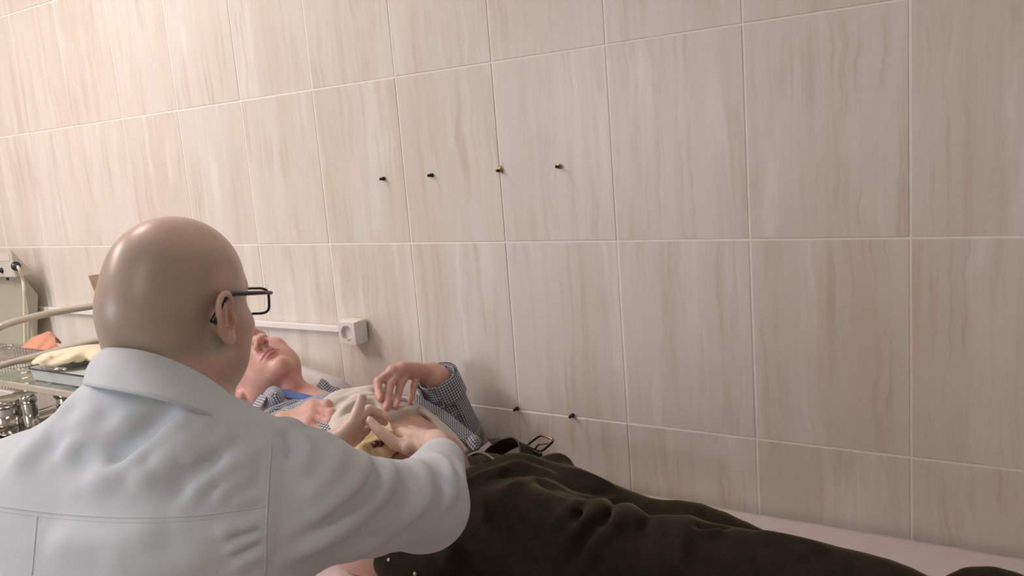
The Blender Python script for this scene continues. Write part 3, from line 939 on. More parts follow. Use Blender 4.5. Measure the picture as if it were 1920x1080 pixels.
# ------------------------------------------------------------------ the lying man
RP = np.stack([unit((-.132, -.948, -.289)), unit((.383, -.317, .868)), unit((-.914, .004, .405))], 1)
RP[:, 0] = unit(np.cross(RP[:, 1], RP[:, 2])); RP[:, 2] = np.cross(RP[:, 0], RP[:, 1])
OP = np.array([.854, -.299, .903]); SP = .98
CH = Field(); CH.ell((1.15, -.30, .748), (.17, .185, .108), None, .04); CH.ell((1.28, -.325, .718), (.155, .170, .094), None, .05)


def onto(F, px, py, lift):
    h = F.hit([(px, py)])[0]; return h-lift*unit(h-CAM)


def onto_row(F, pix, lift):
    """points on the surface along a row; where the row runs past its edge it keeps the distance of the nearest point that lies on it"""
    H_ = F.hit(pix); ok = np.abs(F.full(H_)) < .004; dist = np.array([PX(h)[2] for h in H_]); idx = np.nonzero(ok)[0]; out = []
    for i_, p in enumerate(pix):
        h = H_[i_] if ok[i_] else D(p[0], p[1], dist[idx[np.argmin(np.abs(idx-i_))]])
        out.append(h-lift*unit(h-CAM))
    return out


UB = Field()
UB.ell((1.15, -.295, .750), (.165, .182, .115), None, .02)
UB.chain([onto(CH, 610, 768, .012), onto(CH, 636, 752, .012), onto(CH, 664, 747, .010), D(690, 740, 1.86), D(716, 736, 1.885)], [.017, .022, .022, .020, .018], .03, n=3)
UB.chain([onto(CH, 640, 790, .012), onto(CH, 660, 770, .016), onto(CH, 690, 758, .016), onto(CH, 718, 768, .010)], [.018, .024, .024, .018], .025, n=3)
UB.chain([onto(CH, 640, 808, .006), onto(CH, 668, 793, .008), onto(CH, 705, 785, .008), onto(CH, 742, 779, .007), onto(CH, 768, 770, .005), D(792, 767, 1.865)], [.013, .013, .012, .011, .010, .009], .02, n=3)
P_ = Field()
LP = head_field(P_, OP, RP, SP, .8)
P_.chain([LP(0, -.022, -.055), LP(0, -.022, -.11), (1.03, -.295, .815), (1.10, -.30, .785)], [.056, .052, .054, .058], .035, n=3)
P_.chain([LP(.045, -.03, -.06), (1.035, -.325, .835)], [.016, .014], .02)
P_.sph(LP(0, .035, -.135), .012, .025)
P_.ell((1.15, -.30, .748), (.17, .185, .108), None, .04)
P_.ell((1.28, -.325, .718), (.155, .170, .094), None, .05)
P_.ell((1.52, -.31, .645), (.17, .165, .062), None, .06)
P_.ell((1.39, -.46, .665), (.12, .125, .070), None, .05)
PT = Field(); PT.p = list(P_.p); PT.lo, PT.hi = P_.lo, P_.hi
sN, sF = np.array([1.09, -.455, .745]), np.array([1.09, -.135, .745])
eF, wF = AY(866, 806, -.052), AY(819, 708, -.115)
eN, wN = np.array([1.14, -.60, .74]), D(508, 812, 1.78)
P_.chain([sF, eF, wF], [.05, .042, .028], .03); P_.chain([sN, eN, wN], [.05, .042, .029], .03)
P_.sph(sN, .065, .05); P_.sph(sF, .065, .05)
mF = [D(735, 696, 1.865), D(754, 690, 1.880), D(770, 691, 1.900), D(786, 699, 1.920)]
ft_ = [p-.013*unit(p-CAM) for p in UB.hit([(713, 747), (724, 764), (741, 764), (768, 757)])]
fF = [[D(709, 715, 1.835), D(709, 735, 1.82), ft_[0]], [D(731, 721, 1.845), D(727, 746, 1.825), ft_[1]],
      [D(751, 720, 1.865), D(746, 745, 1.850), ft_[2]], [D(777, 722, 1.890), D(772, 743, 1.880), min(ft_[3], D(768, 757, 1.87), key=lambda p: PX(p)[2])]]
hand_field(P_, D(812, 702, 1.945), mF, fF, None, .026, rf=(.0093, .0087, .0081, .0069))
P_.chain([wF, D(812, 702, 1.945)], [.028, .026], .012)
mN = [D(586, 760, 1.800), D(589, 769, 1.787), D(586, 784, 1.770), D(578, 797, 1.755)]
fN = [[D(613, 758, 1.795), D(629, 768, 1.800), D(622, 780, 1.815)], [D(621, 775, 1.775), D(628, 789, 1.788), D(616, 796, 1.80)],
      [D(617, 791, 1.757), D(622, 804, 1.772), D(608, 809, 1.785)], [D(603, 809, 1.742), D(606, 818, 1.76), D(594, 820, 1.772)]]
hN_w = D(530, 796, 1.785)
hand_field(P_, hN_w, mN, fN, None, .027, rf=(.0105, .0098, .0090, .0078))
P_.chain([wN, hN_w], [.029, .026], .012)
for m_ in mF:
    P_.chain([m_, m_*.4+D(812, 702, 1.945)*.6], .001, .01, 'd', amp=.0025, w=.004)
for m_ in mN:
    P_.chain([m_, m_*.4+hN_w*.6], .001, .01, 'd', amp=.0022, w=.004)
P_.half((1.3, -.3, .6195), (0, 0, -1))
pat = empty('person', (1.3, -.3, .62), 'man lying on the couch in an opened checked shirt, his belly bared', 'person')
bodyp = P_.obj('body', .0029, M_SKIN_P, pat)
redp = [(f[-1], .016) for f in fF+fN]+[(m, .013) for m in mF+mN]+[(f[0], .010) for f in fF+fN]+[(LP(.085, -.01, -.015), .04), (LP(0, .115, -.03), .02), (LP(0, .03, -.14), .07), (LP(.05, .06, -.04), .03), (LP(-.05, .06, -.04), .03), (LP(0, .09, -.1), .015)]
skin_attrs(bodyp, OP, RP, SP, redp, [], False)

# stained dressing on the belly, laid on the skin
qs = []
for v_ in np.linspace(-1, 1, 12):
    for h_ in np.linspace(-1, 1, 12):
        x_, y_ = h_*math.sqrt(1-v_*v_/2), v_*math.sqrt(1-h_*h_/2)
        qs.append((702+46*x_*(1+.12*math.sin(5*y_+1)), 835+42*y_*(1+.15*math.sin(4*x_))))
H = P_.hit(qs).reshape(12, 12, 3)
eps = 1e-3
def grad(F, P):
    return np.stack([F.full(P+np.eye(3)[i]*eps)-F.full(P-np.eye(3)[i]*eps) for i in range(3)], 1)/(2*eps)
Nn = grad(P_, H.reshape(-1, 3)); Nn /= np.linalg.norm(Nn, axis=1)[:, None]+1e-9
ij = np.stack(np.meshgrid(np.arange(12), np.arange(12), indexing='ij'), -1).reshape(-1, 2)
Hd = H.reshape(-1, 3)+Nn*(.004+.0035*np.abs(np.sin(ij[:, :1]*.9+ij[:, 1:]*.55+.6*np.sin(ij[:, 1:]*1.1)))+.0012*rng.random(144)[:, None])
M_DRESS = plain('stained_dressing', (226, 206, 164), .75, 0, .28, 40, .25)
o = sheet('wound_dressing', list(Hd.reshape(12, 12, 3)), M_DRESS, None, 3, 3, .003)
tag(o, 'yellow stained gauze dressing on the bared belly under the doctor\'s thumbs', 'dressing')
M_WOUND = plain('dark_wound', (112, 62, 50), .35, 0, .35, 200)
wp = P_.hit([(711, 838)])[0]; wn = unit(grad(P_, wp[None])[0])
wt = unit(np.cross(wn, [0, 0, 1])); wb = np.cross(wn, wt)
W_ = Field()
for a_, b_, r_, h_ in ((0, 0, .009, .006), (.009, .004, .006, .007), (-.008, -.004, .006, .006), (.004, -.008, .006, .006), (-.004, .008, .005, .007), (.014, -.002, .004, .006)):
    W_.ell(wp+wn*h_+wt*a_+wb*b_, (r_, r_*.8, .0045), frame(wt, wb, wn), .003)
W_.ell(wp+wn*.012, (.005, .003, .004), frame(wt, wb, wn), .003, 's')
wo = W_.obj('wound', .0012, M_WOUND, o)

# ------------------------------------------------------------------ shirt
def uv_chest(o, c=(1.15, -.30, .748)):
    V = vco(o); th = np.arctan2(V[:, 1]-c[1], V[:, 2]-c[2]+.10)*.24
    attr(o, 'uvm', np.stack([V[:, 0], th, 0*th], 1), 'FLOAT_VECTOR')


def uv_limb(o, pts, r):
    V = vco(o); pts = np.asarray(pts); best = np.full(len(V), 1e9); s = np.zeros(len(V)); ang = np.zeros(len(V)); acc = 0
    for a, b in zip(pts, pts[1:]):
        d = b-a; L = np.linalg.norm(d); d = d/L; t = np.clip((V-a)@d, 0, L); off = V-a-t[:, None]*d; q = (off**2).sum(1)
        u = unit(np.cross(d, [0, .3, 1])); v = np.cross(d, u); m = q < best
        best = np.where(m, q, best); s = np.where(m, acc+t, s); ang = np.where(m, np.arctan2(off@u, off@v)*r, ang); acc += L
    attr(o, 'uvm', np.stack([s, ang, 0*s], 1), 'FLOAT_VECTOR')


def uv_mix(o, pts, r):
    """chest pattern on the trunk, limb pattern where the sleeve is"""
    uv_limb(o, pts, r)


S1 = Field(); S1.ell((1.15, -.30, .750), (.177, .193, .114), None, .02)
S1.chain([(1.00, -.30, .70), (1.10, -.46, .74)], [.09, .075], .04); S1.chain([(1.10, -.14, .74), (1.02, -.2, .72)], [.075, .08], .04)
S1.chain([(1.05, -.40, .785), (1.10, -.33, .805)], [.070, .068], .03)
S1b = Field(); S1b.p = list(S1.p); S1b.lo, S1b.hi = S1.lo, S1.hi
S1.half((1.24, -.3, .8), (1, .12, 0))
S1.chain([LP(0, 0, -.06), (.99, -.285, .86), (1.035, -.27, .895)], [.085, .060, .030], .006, 's')
folds(S1, S1b, [([(480, 785), (540, 765), (600, 748)], .004, .008), ([(560, 760), (610, 752), (650, 742)], .003, .006)])
shirt = S1.obj('shirt', .003, M_CHECK, pat); uv_chest(shirt)
# far sleeve up the wall
dF = unit(eF-wF)
S2 = Field(); S2.chain([sF, eF, wF+dF*.004], [.060, .045, .045], .03)
S2b = Field(); S2b.p = list(S2.p); S2b.lo, S2b.hi = S2.lo, S2.hi
folds(S2, S2b, [([(800, 752), (825, 748), (846, 735)], .004, .006), ([(806, 768), (836, 764), (860, 750)], .004, .006), ([(815, 785), (846, 782), (872, 768)], .004, .006), ([(846, 740), (862, 764), (876, 795)], .006, .006)])
folds(S2, S2b, [([(803, 760), (830, 757), (853, 743)], -.004, .005), ([(811, 777), (841, 773), (866, 760)], -.004, .005), ([(838, 748), (853, 770), (866, 800)], -.006, .005)])
S2.chain([wF-dF*.06, wF+dF*.012], [.05, .040], .003, 's')
sl = S2.obj('sleeve', .0028, M_CHECK, shirt); uv_limb(sl, [sF, eF, wF], .05)
# the turned cuff with its open placket
cu = []
for k in range(4):
    w_ = wF+dF*(-.006+.020*k); u = unit(np.cross(dF, [1, .2, 0])); v = np.cross(dF, u)
    cu.append([w_+(.051+.002*math.sin(3*a))*(math.cos(a)*u+math.sin(a)*v) for a in np.linspace(.35, 5.9, 12)])
sheet('cuff', cu, M_CHECK, shirt, 3, 3, .002)
# near sleeve, mostly behind the doctor
S3 = Field(); dN = unit(eN-wN); S3.chain([sN, eN, wN+dN*.02], [.068, .056, .045], .03); S3.chain([wN-dN*.06, wN+dN*.03], [.048, .038], .003, 's')
sn = S3.obj('sleeve', .0034, M_CHECK, shirt); uv_limb(sn, [sN, eN, wN], .05)
# collar
sheet('collar', [[AY(468, 776, -.405), AY(476, 756, -.40), AY(489, 740, -.39)], [AY(478, 776, -.410), AY(485, 758, -.41), AY(496, 742, -.40)], [AY(489, 772, -.405), AY(493, 758, -.415), AY(500, 745, -.405)]], M_CHECK, shirt, 5, 4, .002)
nl = sheet('collar', [[AY(494, 738, -.385), AY(504, 727, -.378), AY(515, 724, -.370), AY(527, 729, -.360)],
                 [AY(492, 752, -.395), AY(504, 742, -.402), AY(518, 738, -.398), AY(531, 740, -.375)],
                 [AY(494, 767, -.392), AY(507, 763, -.400), AY(520, 757, -.392), AY(534, 750, -.375)]], M_CHECK, shirt, 5, 5, .0022)
bp = AY(508, 739, -.4045); bm = bmesh.new(); lathe(bm, [(.0055, -.001), (.0055, .0012), (.004, .0022)], bp, 14, frame((.8, .5, .2), (.2, -.6, .8), unit((.5, -.8, .35)))); bm_obj('button', bm, M_WHITE, shirt)
sheet('collar_lining', [onto_row(PT, [(px, py+dy) for px, py in ((524, 730), (546, 734), (568, 738), (588, 743))], lf) for dy, lf in ((0, .010), (6, .012), (13, .010))], M_BLUE, shirt, 5, 4, .002)
fs = [onto_row(PT, row, lf) for row, lf in ((((496, 770), (520, 757), (548, 749), (575, 745), (604, 744)), .009), (((496, 778), (522, 766), (552, 758), (582, 753), (612, 750)), .014), (((500, 792), (528, 780), (558, 772), (588, 764), (616, 757)), .012))]
sheet('front_panel', fs, M_CHECK, shirt, 5, 5, .002)
sheet('collar', [[AY(586, 736, -.235), AY(596, 722, -.222), AY(603, 710, -.21)], [AY(596, 744, -.245), AY(604, 732, -.236), AY(611, 713, -.215)], [AY(605, 750, -.25), AY(614, 741, -.235), AY(620, 723, -.21)], [AY(618, 750, -.245), AY(627, 742, -.225), AY(637, 728, -.198)]], M_CHECK, shirt, 5, 5, .0022)
# far front panel, hanging over the flank towards the trousers
sheet('front_panel', [[AY(776, 738, -.165), AY(800, 750, -.158), AY(830, 768, -.152), AY(862, 792, -.146), AY(898, 821, -.135)],
                      [AY(777, 751, -.182), AY(801, 763, -.176), AY(832, 783, -.172), AY(862, 807, -.166), AY(895, 831, -.156)],
                      [AY(780, 764, -.192), AY(804, 775, -.188), AY(832, 797, -.186), AY(858, 819, -.182), AY(886, 843, -.176)]], M_CHECK, shirt, 6, 6, .002, .0008, 2)
sheet('front_panel', [[AY(873, 828, -.176), AY(880, 818, -.165), AY(890, 815, -.150), AY(899, 821, -.135)],
                      [AY(877, 836, -.182), AY(886, 826, -.174), AY(895, 823, -.160), AY(902, 829, -.143)],
                      [AY(886, 846, -.186), AY(893, 843, -.180), AY(897, 840, -.170), AY(898, 838, -.155)]], M_CHECK, shirt, 5, 5, .002)

# ------------------------------------------------------------------ undershirt, pulled up by both hands
U = UB
Ub = Field(); Ub.p = list(U.p); Ub.lo, Ub.hi = U.lo, U.hi
folds(U, Ub, [([(614, 762), (640, 747), (672, 735), (708, 730)], .006, .006), ([(630, 778), (652, 760), (684, 748), (712, 756)], .007, .006), ([(640, 792), (664, 776), (694, 768), (728, 778)], .006, .006), ([(690, 744), (705, 752), (716, 768)], .004, .005), ([(655, 745), (690, 740), (712, 742)], .004, .005)])
folds(U, Ub, [([(622, 770), (646, 755), (680, 742), (708, 742)], -.008, .005), ([(636, 785), (658, 769), (690, 759), (722, 768)], -.007, .005)])
U.half((1.285, -.29, .85), (1, .10, -.15), .004)
und = U.obj('undershirt', .0026, M_UNDER, pat)
sheet('hem', [[AY(768, 748, -.190), AY(795, 763, -.188), AY(826, 788, -.188), AY(852, 812, -.186), AY(880, 846, -.185)],
              [AY(772, 760, -.210), AY(798, 774, -.208), AY(826, 798, -.205), AY(850, 820, -.200), AY(874, 848, -.196)],
              [onto(CH, 778, 773, .004), onto(CH, 800, 784, .004), AY(824, 806, -.216), AY(846, 827, -.212), AY(868, 850, -.205)]], M_UNDER, und, 6, 5, .002, .0006, 4)

# ------------------------------------------------------------------ trousers
T = Field()
T.ell((1.58, -.31, .668), (.19, .185, .078), None, .05)
T.ell((1.52, -.31, .675), (.10, .180, .078), None, .04)
hF, hN = np.array([1.64, -.215, .665]), np.array([1.64, -.40, .685])
T.chain([hF, (1.80, -.205, .628), (1.90, -.20, .632), (2.02, -.19, .615), (2.16, -.20, .595), (2.28, -.24, .590), (2.365, -.25, .655), (2.43, -.25, .650), (2.52, -.26, .60)], [.072, .068, .068, .050, .040, .040, .044, .044, .04], .03, n=3)
T.chain([hN, (1.85, -.39, .682), (2.05, -.378, .684), (2.22, -.375, .686), (2.30, -.37, .670), (2.44, -.36, .61)], [.086, .078, .070, .064, .060, .05], .04, n=3)
T.ell((1.51, -.46, .66), (.12, .135, .070), None, .05)
T.sph(AY(1048, 876, -.13), .026, .05)
T.chain([AY(940, 880, -.26), AY(972, 874, -.24), AY(1005, 882, -.225), AY(1040, 902, -.225)], [.02, .024, .022, .016], .03, n=3)
T.box((1.9, -.3, .50), (.7, .5, .124), None, .01, .012, 's')
Tb = Field(); Tb.p = list(T.p); Tb.lo, Tb.hi = T.lo, T.hi
folds(T, Tb, [([(905, 905), (938, 882), (966, 872), (998, 880), (1032, 892), (1042, 910)], 0.0130, .008),
              ([(938, 938), (972, 908), (1002, 902), (1036, 914), (1075, 928)], 0.0116, .014),
              ([(1158, 932), (1110, 965), (1072, 1001), (1029, 1066)], 0.0181, .013), ([(1205, 938), (1160, 972), (1120, 1011), (1091, 1066)], 0.0181, .014),
              ([(1307, 960), (1284, 1000), (1270, 1064)], 0.0116, .014), ([(1096, 937), (1058, 965), (1022, 1000)], 0.0101, .010),
              ([(851, 1008), (840, 1036), (832, 1066)], 0.0116, .014), ([(1250, 925), (1320, 942), (1375, 985)], 0.0072, .012),
              ([(1060, 878), (1110, 895), (1158, 918)], 0.0087, .010), ([(1297, 998), (1320, 1002), (1358, 994)], 0.0116, .008),
              ([(880, 900), (920, 885), (955, 880)], 0.0087, .008), ([(1400, 1000), (1480, 1015), (1560, 1040)], 0.0087, .02)])
folds(T, Tb, [([(1185, 940), (1135, 975), (1098, 1008), (1062, 1066)], -0.0145, .012), ([(1128, 940), (1085, 970), (1045, 1010)], -0.0116, .010),
              ([(1240, 960), (1205, 1000), (1190, 1066)], -0.0116, .016), ([(930, 900), (960, 888), (1000, 892), (1020, 905)], -0.0116, .007),
              ([(1050, 905), (1090, 918), (1160, 926)], -0.0087, .008), ([(1300, 988), (1330, 990), (1370, 988)], -0.0116, .008),
              ([(1010, 905), (1045, 922), (1085, 935)], -0.0058, .008)])
T.half((1.448, -.3, .7), (-1, .10, .12), .006)
tro = T.obj('trousers', .0038, M_PANTS, pat)
tro['label'] = 'dark olive trousers unzipped at the fly'
# opened fly: two flaps, waistband end, zip
sheet('fly_flap', [[AY(903, 852, -.215), AY(918, 838, -.185), AY(937, 827, -.165), AY(957, 822, -.150), AY(972, 830, -.150), AY(976, 846, -.175), AY(975, 863, -.205)],
                   [AY(915, 856, -.200), AY(928, 846, -.160), AY(944, 836, -.140), AY(962, 829, -.128), AY(984, 834, -.128), AY(990, 850, -.150), AY(990, 868, -.185)],
                   [AY(930, 862, -.19), AY(945, 852, -.14), AY(960, 842, -.118), AY(985, 834, -.105), AY(1005, 842, -.105), AY(1012, 856, -.125), AY(1012, 872, -.165)]], M_PANTS, tro, 5, 5, .0035)
sheet('fly_flap', [[AY(905, 850, -.24), AY(925, 852, -.225), AY(950, 858, -.215), AY(978, 868, -.21)], [AY(908, 858, -.255), AY(930, 862, -.245), AY(952, 868, -.235), AY(978, 876, -.228)], [AY(905, 868, -.28), AY(930, 873, -.268), AY(952, 880, -.258), AY(975, 888, -.25)]], M_PANTS, tro, 5, 5, .004)
bm = bmesh.new(); tube(bm, catmull([AY(937, 826, -.163), AY(957, 821, -.150), AY(969, 826, -.150), AY(974, 838, -.163), AY(975, 862, -.204)], 5), .0022, 8); bm_obj('fly_piping', bm, M_BELT, tro, True)
sheet('waistband', [[AY(915, 823, -.125), AY(926, 823, -.115), AY(940, 824, -.110)], [AY(921, 830, -.135), AY(930, 830, -.125), AY(942, 829, -.118)], [AY(928, 838, -.145), AY(935, 836, -.135), AY(944, 833, -.126)]], M_BELT, tro, 4, 4, .004)
zc = catmull([AY(880, 856, -.298), AY(893, 850, -.288), AY(905, 850, -.278), AY(917, 855, -.272), AY(929, 863.5, -.268), AY(942, 872.5, -.264)], 7)
cum = np.concatenate([[0], np.cumsum(np.linalg.norm(np.diff(zc, axis=0), axis=1))]); bm = bmesh.new()
for s_ in np.linspace(0, cum[-1], 34):
    c = np.array([np.interp(s_, cum, zc[:, i]) for i in range(3)]); box(bm, c+[0, -.004, .003], (.0008, .0022, .0012), frame((.9, .1, -.3), (0, .8, .5), (.3, -.4, .8)))
z_ = bm_obj('zip_teeth', bm, M_ZIP, tro); z_['kind'] = 'stuff'; z_['label'] = 'row of metal zip teeth'
sheet('zip_tape', [[p+np.array([0, -.004, .0018]) for p in zc[::5]], [p+np.array([0, .004, .002]) for p in zc[::5]], [p+np.array([0, .012, -.004]) for p in zc[::5]]], M_BELT, tro, 3, 3, .0015)
# belt with its buckle
belt = empty('belt', AY(1010, 845, -.13), 'dark leather belt with a metal frame buckle, undone at the waist', 'belt')
cs = [AY(989, 834, -.125), AY(1014, 815.5, -.135), AY(1040, 825, -.150), AY(1016, 847, -.140)]
ring = []
for i in range(4):
    a, b, c = cs[i-1], cs[i], cs[(i+1) % 4]
    for t in (0, .5, 1):
        p0, p1 = b+(a-b)*.2, b+(c-b)*.2; ring.append((1-t)**2*p0+2*t*(1-t)*b+t*t*p1)
bm = bmesh.new(); tube(bm, ring, .0027, 8, closed=True); bu = bm_obj('buckle', bm, M_BUCKLE, belt, True)
bm = bmesh.new(); tube(bm, catmull([AY(1003, 842, -.134), AY(1010, 834, -.140), AY(1018, 833, -.143), AY(1027, 830.5, -.145)], 4), .0019, 8); bm_obj('prong', bm, M_BUCKLE, bu, True)
sheet('strap', [[AY(990, 838, -.128), AY(1003, 845, -.134), AY(1016, 850, -.142)], [AY(993, 846, -.125), AY(1004, 852, -.132), AY(1016, 857, -.140)], [AY(1002, 862, -.13), AY(1012, 866, -.135), AY(1024, 868, -.145)], [AY(1014, 885, -.145), AY(1022, 888, -.15), AY(1032, 890, -.158)]], M_BELT, belt, 4, 4, .0035)
nb_ = Tb.hit([(730, 1050), (779, 1076), (716, 1040), (722, 1062), (729, 1078)])
for k, s_ in ((0, .0036), (1, .0034)):
    bm = bmesh.new(); lathe(bm, [(s_*.7, -.002), (s_, .001), (s_*.8, .004)], nb_[k], 10, frame((1, 0, 0), (0, .5, .85), (0, -.85, .5))); bm_obj('rivet', bm, M_ZIP, tro, True)

# ------------------------------------------------------------------ pillow under his head
Q = Field(); Q.box((.715, -.315, .745), (.235, .295, .115), frame((.98, 0, -.17), (0, 1, 0), (.17, 0, .98)), .085, .01)
Qb = Field(); Qb.p = list(Q.p); Qb.lo, Qb.hi = Q.lo, Q.hi
Q.ell(OP+RP@np.array([0, -.02, .02]), (.115, .10, .105), None, .03, 's')
Q.chain([(.98, -.30, .83), (1.05, -.3, .80)], [.07, .08], .03, 's')
folds(Q, Qb, [([(560, 660), (590, 668), (615, 690)], .006, .008), ([(575, 650), (610, 665), (640, 692)], .007, .007), ([(590, 690), (612, 676), (625, 700)], .005, .006), ([(560, 690), (585, 700), (620, 712)], .005, .008)])
folds(Q, Qb, [([(568, 655), (600, 667), (628, 692)], -.006, .005), ([(580, 680), (604, 690), (630, 706)], -.005, .006)])
Q.half((.7, -.3, .6195), (0, 0, -1))
tag(Q.obj('pillow', .006, M_FILM), 'white pillow in a crumpled thin cover under the lying man\'s head', 'pillow')
# crumpled edge of a sheet between shirt tail and trousers
sheet('sheet_corner', [[AY(895, 848, -.13), AY(905, 836, -.09), AY(925, 820, -.06)], [AY(905, 852, -.13), AY(918, 842, -.09), AY(930, 826, -.05)], [AY(918, 852, -.13), AY(930, 846, -.09), AY(940, 838, -.05)]], M_FILM, None, 5, 5, .0012, .001, 3)
tag(bpy.data.objects['sheet_corner'], 'small crumpled white corner of cloth between shirt tail and trousers', 'cloth')

# ------------------------------------------------------------------ instrument trolley at the head end
ZG = .85; yf = -.475; tx0, tx1, yb = -.09, .44, -.13
tl = empty('instrument_trolley', ((tx0+tx1)/2, (yf+yb)/2, 0), 'steel tube instrument trolley with a glass top left of the bald doctor', 'trolley')
bm = bmesh.new(); box(bm, ((tx0+tx1)/2, (yf+yb)/2, ZG), ((tx1-tx0)/2+.03, (yb-yf)/2, .003), None, .001, 1); bm_obj('glass_shelf', bm, M_GLASS, tl)


def round_ring(x0, x1, y0, y1, z, r, n=6):
    P = []
    for cx, cy, a0 in ((x1-r, y1-r, 0), (x0+r, y1-r, 90), (x0+r, y0+r, 180), (x1-r, y0+r, 270)):
        for a in np.linspace(a0, a0+90, n): P.append((cx+r*math.cos(math.radians(a)), cy+r*math.sin(math.radians(a)), z))
    return P


bm = bmesh.new(); box(bm, ((tx0+tx1)/2, yf-.004, ZG-.004), ((tx1-tx0)/2+.03, .004, .009), None, .002, 1); bm_obj('shelf_rail', bm, M_TUBE, tl)
bm = bmesh.new(); box(bm, ((tx0+tx1)/2, yb+.004, ZG-.004), ((tx1-tx0)/2+.03, .004, .009), None, .002, 1); bm_obj('shelf_rail', bm, M_TUBE, tl)
bm = bmesh.new(); tube(bm, catmull([(.008, -.50, .885), (.010, -.485, .897), (.008, -.40, .900), (.002, -.28, .900), (-.003, -.15, .900)], 5), .0095, 12); bm_obj('side_rail', bm, M_TUBE, tl, True)
bm = bmesh.new(); tube(bm, catmull([AY(-34, 650, -.46), AY(-20, 628, -.45), AY(2, 612, -.425), AY(40, 600, -.36), AY(100, 586, -.25), AY(178, 574, -.13), AY(215, 572, -.07)], 5), .0105, 12)
bm_obj('push_handle', bm, M_TUBE, tl, True)
lr = round_ring(tx0-.02, .135, -.56, -.12, .705, .09)
bm = bmesh.new(); tube(bm, lr, .012, 12, closed=True); bm_obj('lower_ring', bm, M_STEEL, tl, True)
bm = bmesh.new(); box(bm, (.015, -.34, .690), (.11, .20, .002)); bm_obj('lower_shelf', bm, M_STEEL, tl)
for x, y in ((tx0, yf), (tx1, yf), (tx0, yb), (tx1, yb)):
    bm = bmesh.new(); tube(bm, [(x, y, .03), (x, y, ZG)], .011, 12); lg = bm_obj('leg', bm, M_TUBE, tl, True)
    bm = bmesh.new(); lathe(bm, [(.012, -.024), (.030, -.016), (.030, .016), (.012, .024)], (x, y, .03), 14, frame((1, 0, 0), (0, 0, 1), (0, -1, 0))); bm_obj('caster', bm, M_BLACK, lg, True)

# canisters on the lower shelf
for i, (x, y, r, h, lab) in enumerate(((-.045, -.455, .046, .105, 'wide polished steel canister at the left on the trolley\'s lower shelf'),
                                       (.045, -.440, .020, .120, 'slim steel cylinder standing between two canisters on the lower shelf'),
                                       (.075, -.345, .036, .115, 'steel canister at the right behind the slim cylinder'))):
    e = empty('steel_canister', (x, y, .694), lab, 'canister', 'steel canisters under the glass shelf')
    bm = bmesh.new(); lathe(bm, [(r*.96, 0), (r, .004), (r, h*.78)], (x, y, .694), 28); bm_obj('canister_body', bm, M_STEEL, e, True)
    bm = bmesh.new(); lathe(bm, [(r*1.06, h*.76), (r*1.06, h*.90), (r*.9, h*.94), (r*.2, h*.95)], (x, y, .694), 28); bm_obj('lid', bm, M_STEEL, e, True)

# enamel tray with the cream cloth
c0 = AZ(45, 690, .888); tx, ty, tw, td = c0[0], c0[1], .36, .25
bm = bmesh.new(); rg_ = []
for ins, z in ((.008, .8555), (.002, .8850), (0, .8880), (.004, .8880), (.012, .8590)):
    rg_.append([bm.verts.new(p) for p in round_ring(tx+ins, tx+tw-ins, ty+ins, ty+td-ins, z, .03, 5)])
for A, B_ in zip(rg_, rg_[1:]):
    for j in range(len(A)): bm.faces.new((A[j], A[(j+1) % len(A)], B_[(j+1) % len(A)], B_[j]))
bm.faces.new(rg_[0][::-1]); bm.faces.new(rg_[-1]); ty_ = bm_obj('enamel_tray', bm, M_ENAMEL, None, False)
tag(ty_, 'white enamel tray with a dark rim on the glass trolley top', 'tray')
bm = bmesh.new(); tube(bm, round_ring(tx+.001, tx+tw-.001, ty+.001, ty+td-.001, .8882, .03, 5), .0022, 6, closed=True); bm_obj('rim', bm, M_NAVY, ty_, True)
K = Field(); kc = AZ(125, 672, .895)
for px, py, z, r in ((75, 678, .890, .026), (100, 672, .894, .034), (130, 668, .896, .036), (160, 664, .894, .036), (190, 668, .892, .034), (215, 670, .890, .03)):
    K.ell(AZ(px, py, z)+[0, .02, 0], (r*1.3, r*1.7, r*.50), frame((.95, .3, 0), (-.3, .95, 0), (0, 0, 1)), .02)
Kb = Field(); Kb.p = list(K.p); Kb.lo, Kb.hi = K.lo, K.hi
folds(K, Kb, [([(58, 680), (90, 668), (115, 660)], .008, .006), ([(90, 686), (125, 676), (150, 662)], .008, .006), ([(120, 690), (150, 682), (175, 664)], .009, .006), ([(160, 684), (172, 668), (180, 655)], .008, .006), ([(60, 690), (80, 686), (100, 688)], .006, .005), ([(175, 676), (190, 664), (200, 656)], .007, .005)])
folds(K, Kb, [([(75, 684), (105, 672), (130, 660)], -.006, .005), ([(105, 688), (138, 680), (162, 664)], -.006, .005), ([(140, 686), (163, 676), (172, 660)], -.006, .005)])
K.half((0, 0, .8605), (0, 0, -1))
tag(K.obj('gauze_cloth', .003, M_GAUZE), 'crumpled cream cloth lying in the white enamel tray', 'cloth')
fz = empty('forceps', AZ(100, 692, .894), 'small steel forceps lying along the near rim of the tray', 'forceps')
bm = bmesh.new()
tube(bm, catmull([AZ(78, 690, .896), AZ(90, 687.5, .899), AZ(105, 688.5, .898), AZ(122, 694, .896)], 4), .0024, 8)
bm_obj('jaw', bm, M_STEEL, fz, True)
bm = bmesh.new(); tube(bm, catmull([AZ(80, 693, .895), AZ(95, 693, .896), AZ(108, 692, .897), AZ(125, 691, .896)], 4), .0024, 8); bm_obj('jaw', bm, M_STEEL, fz, True)

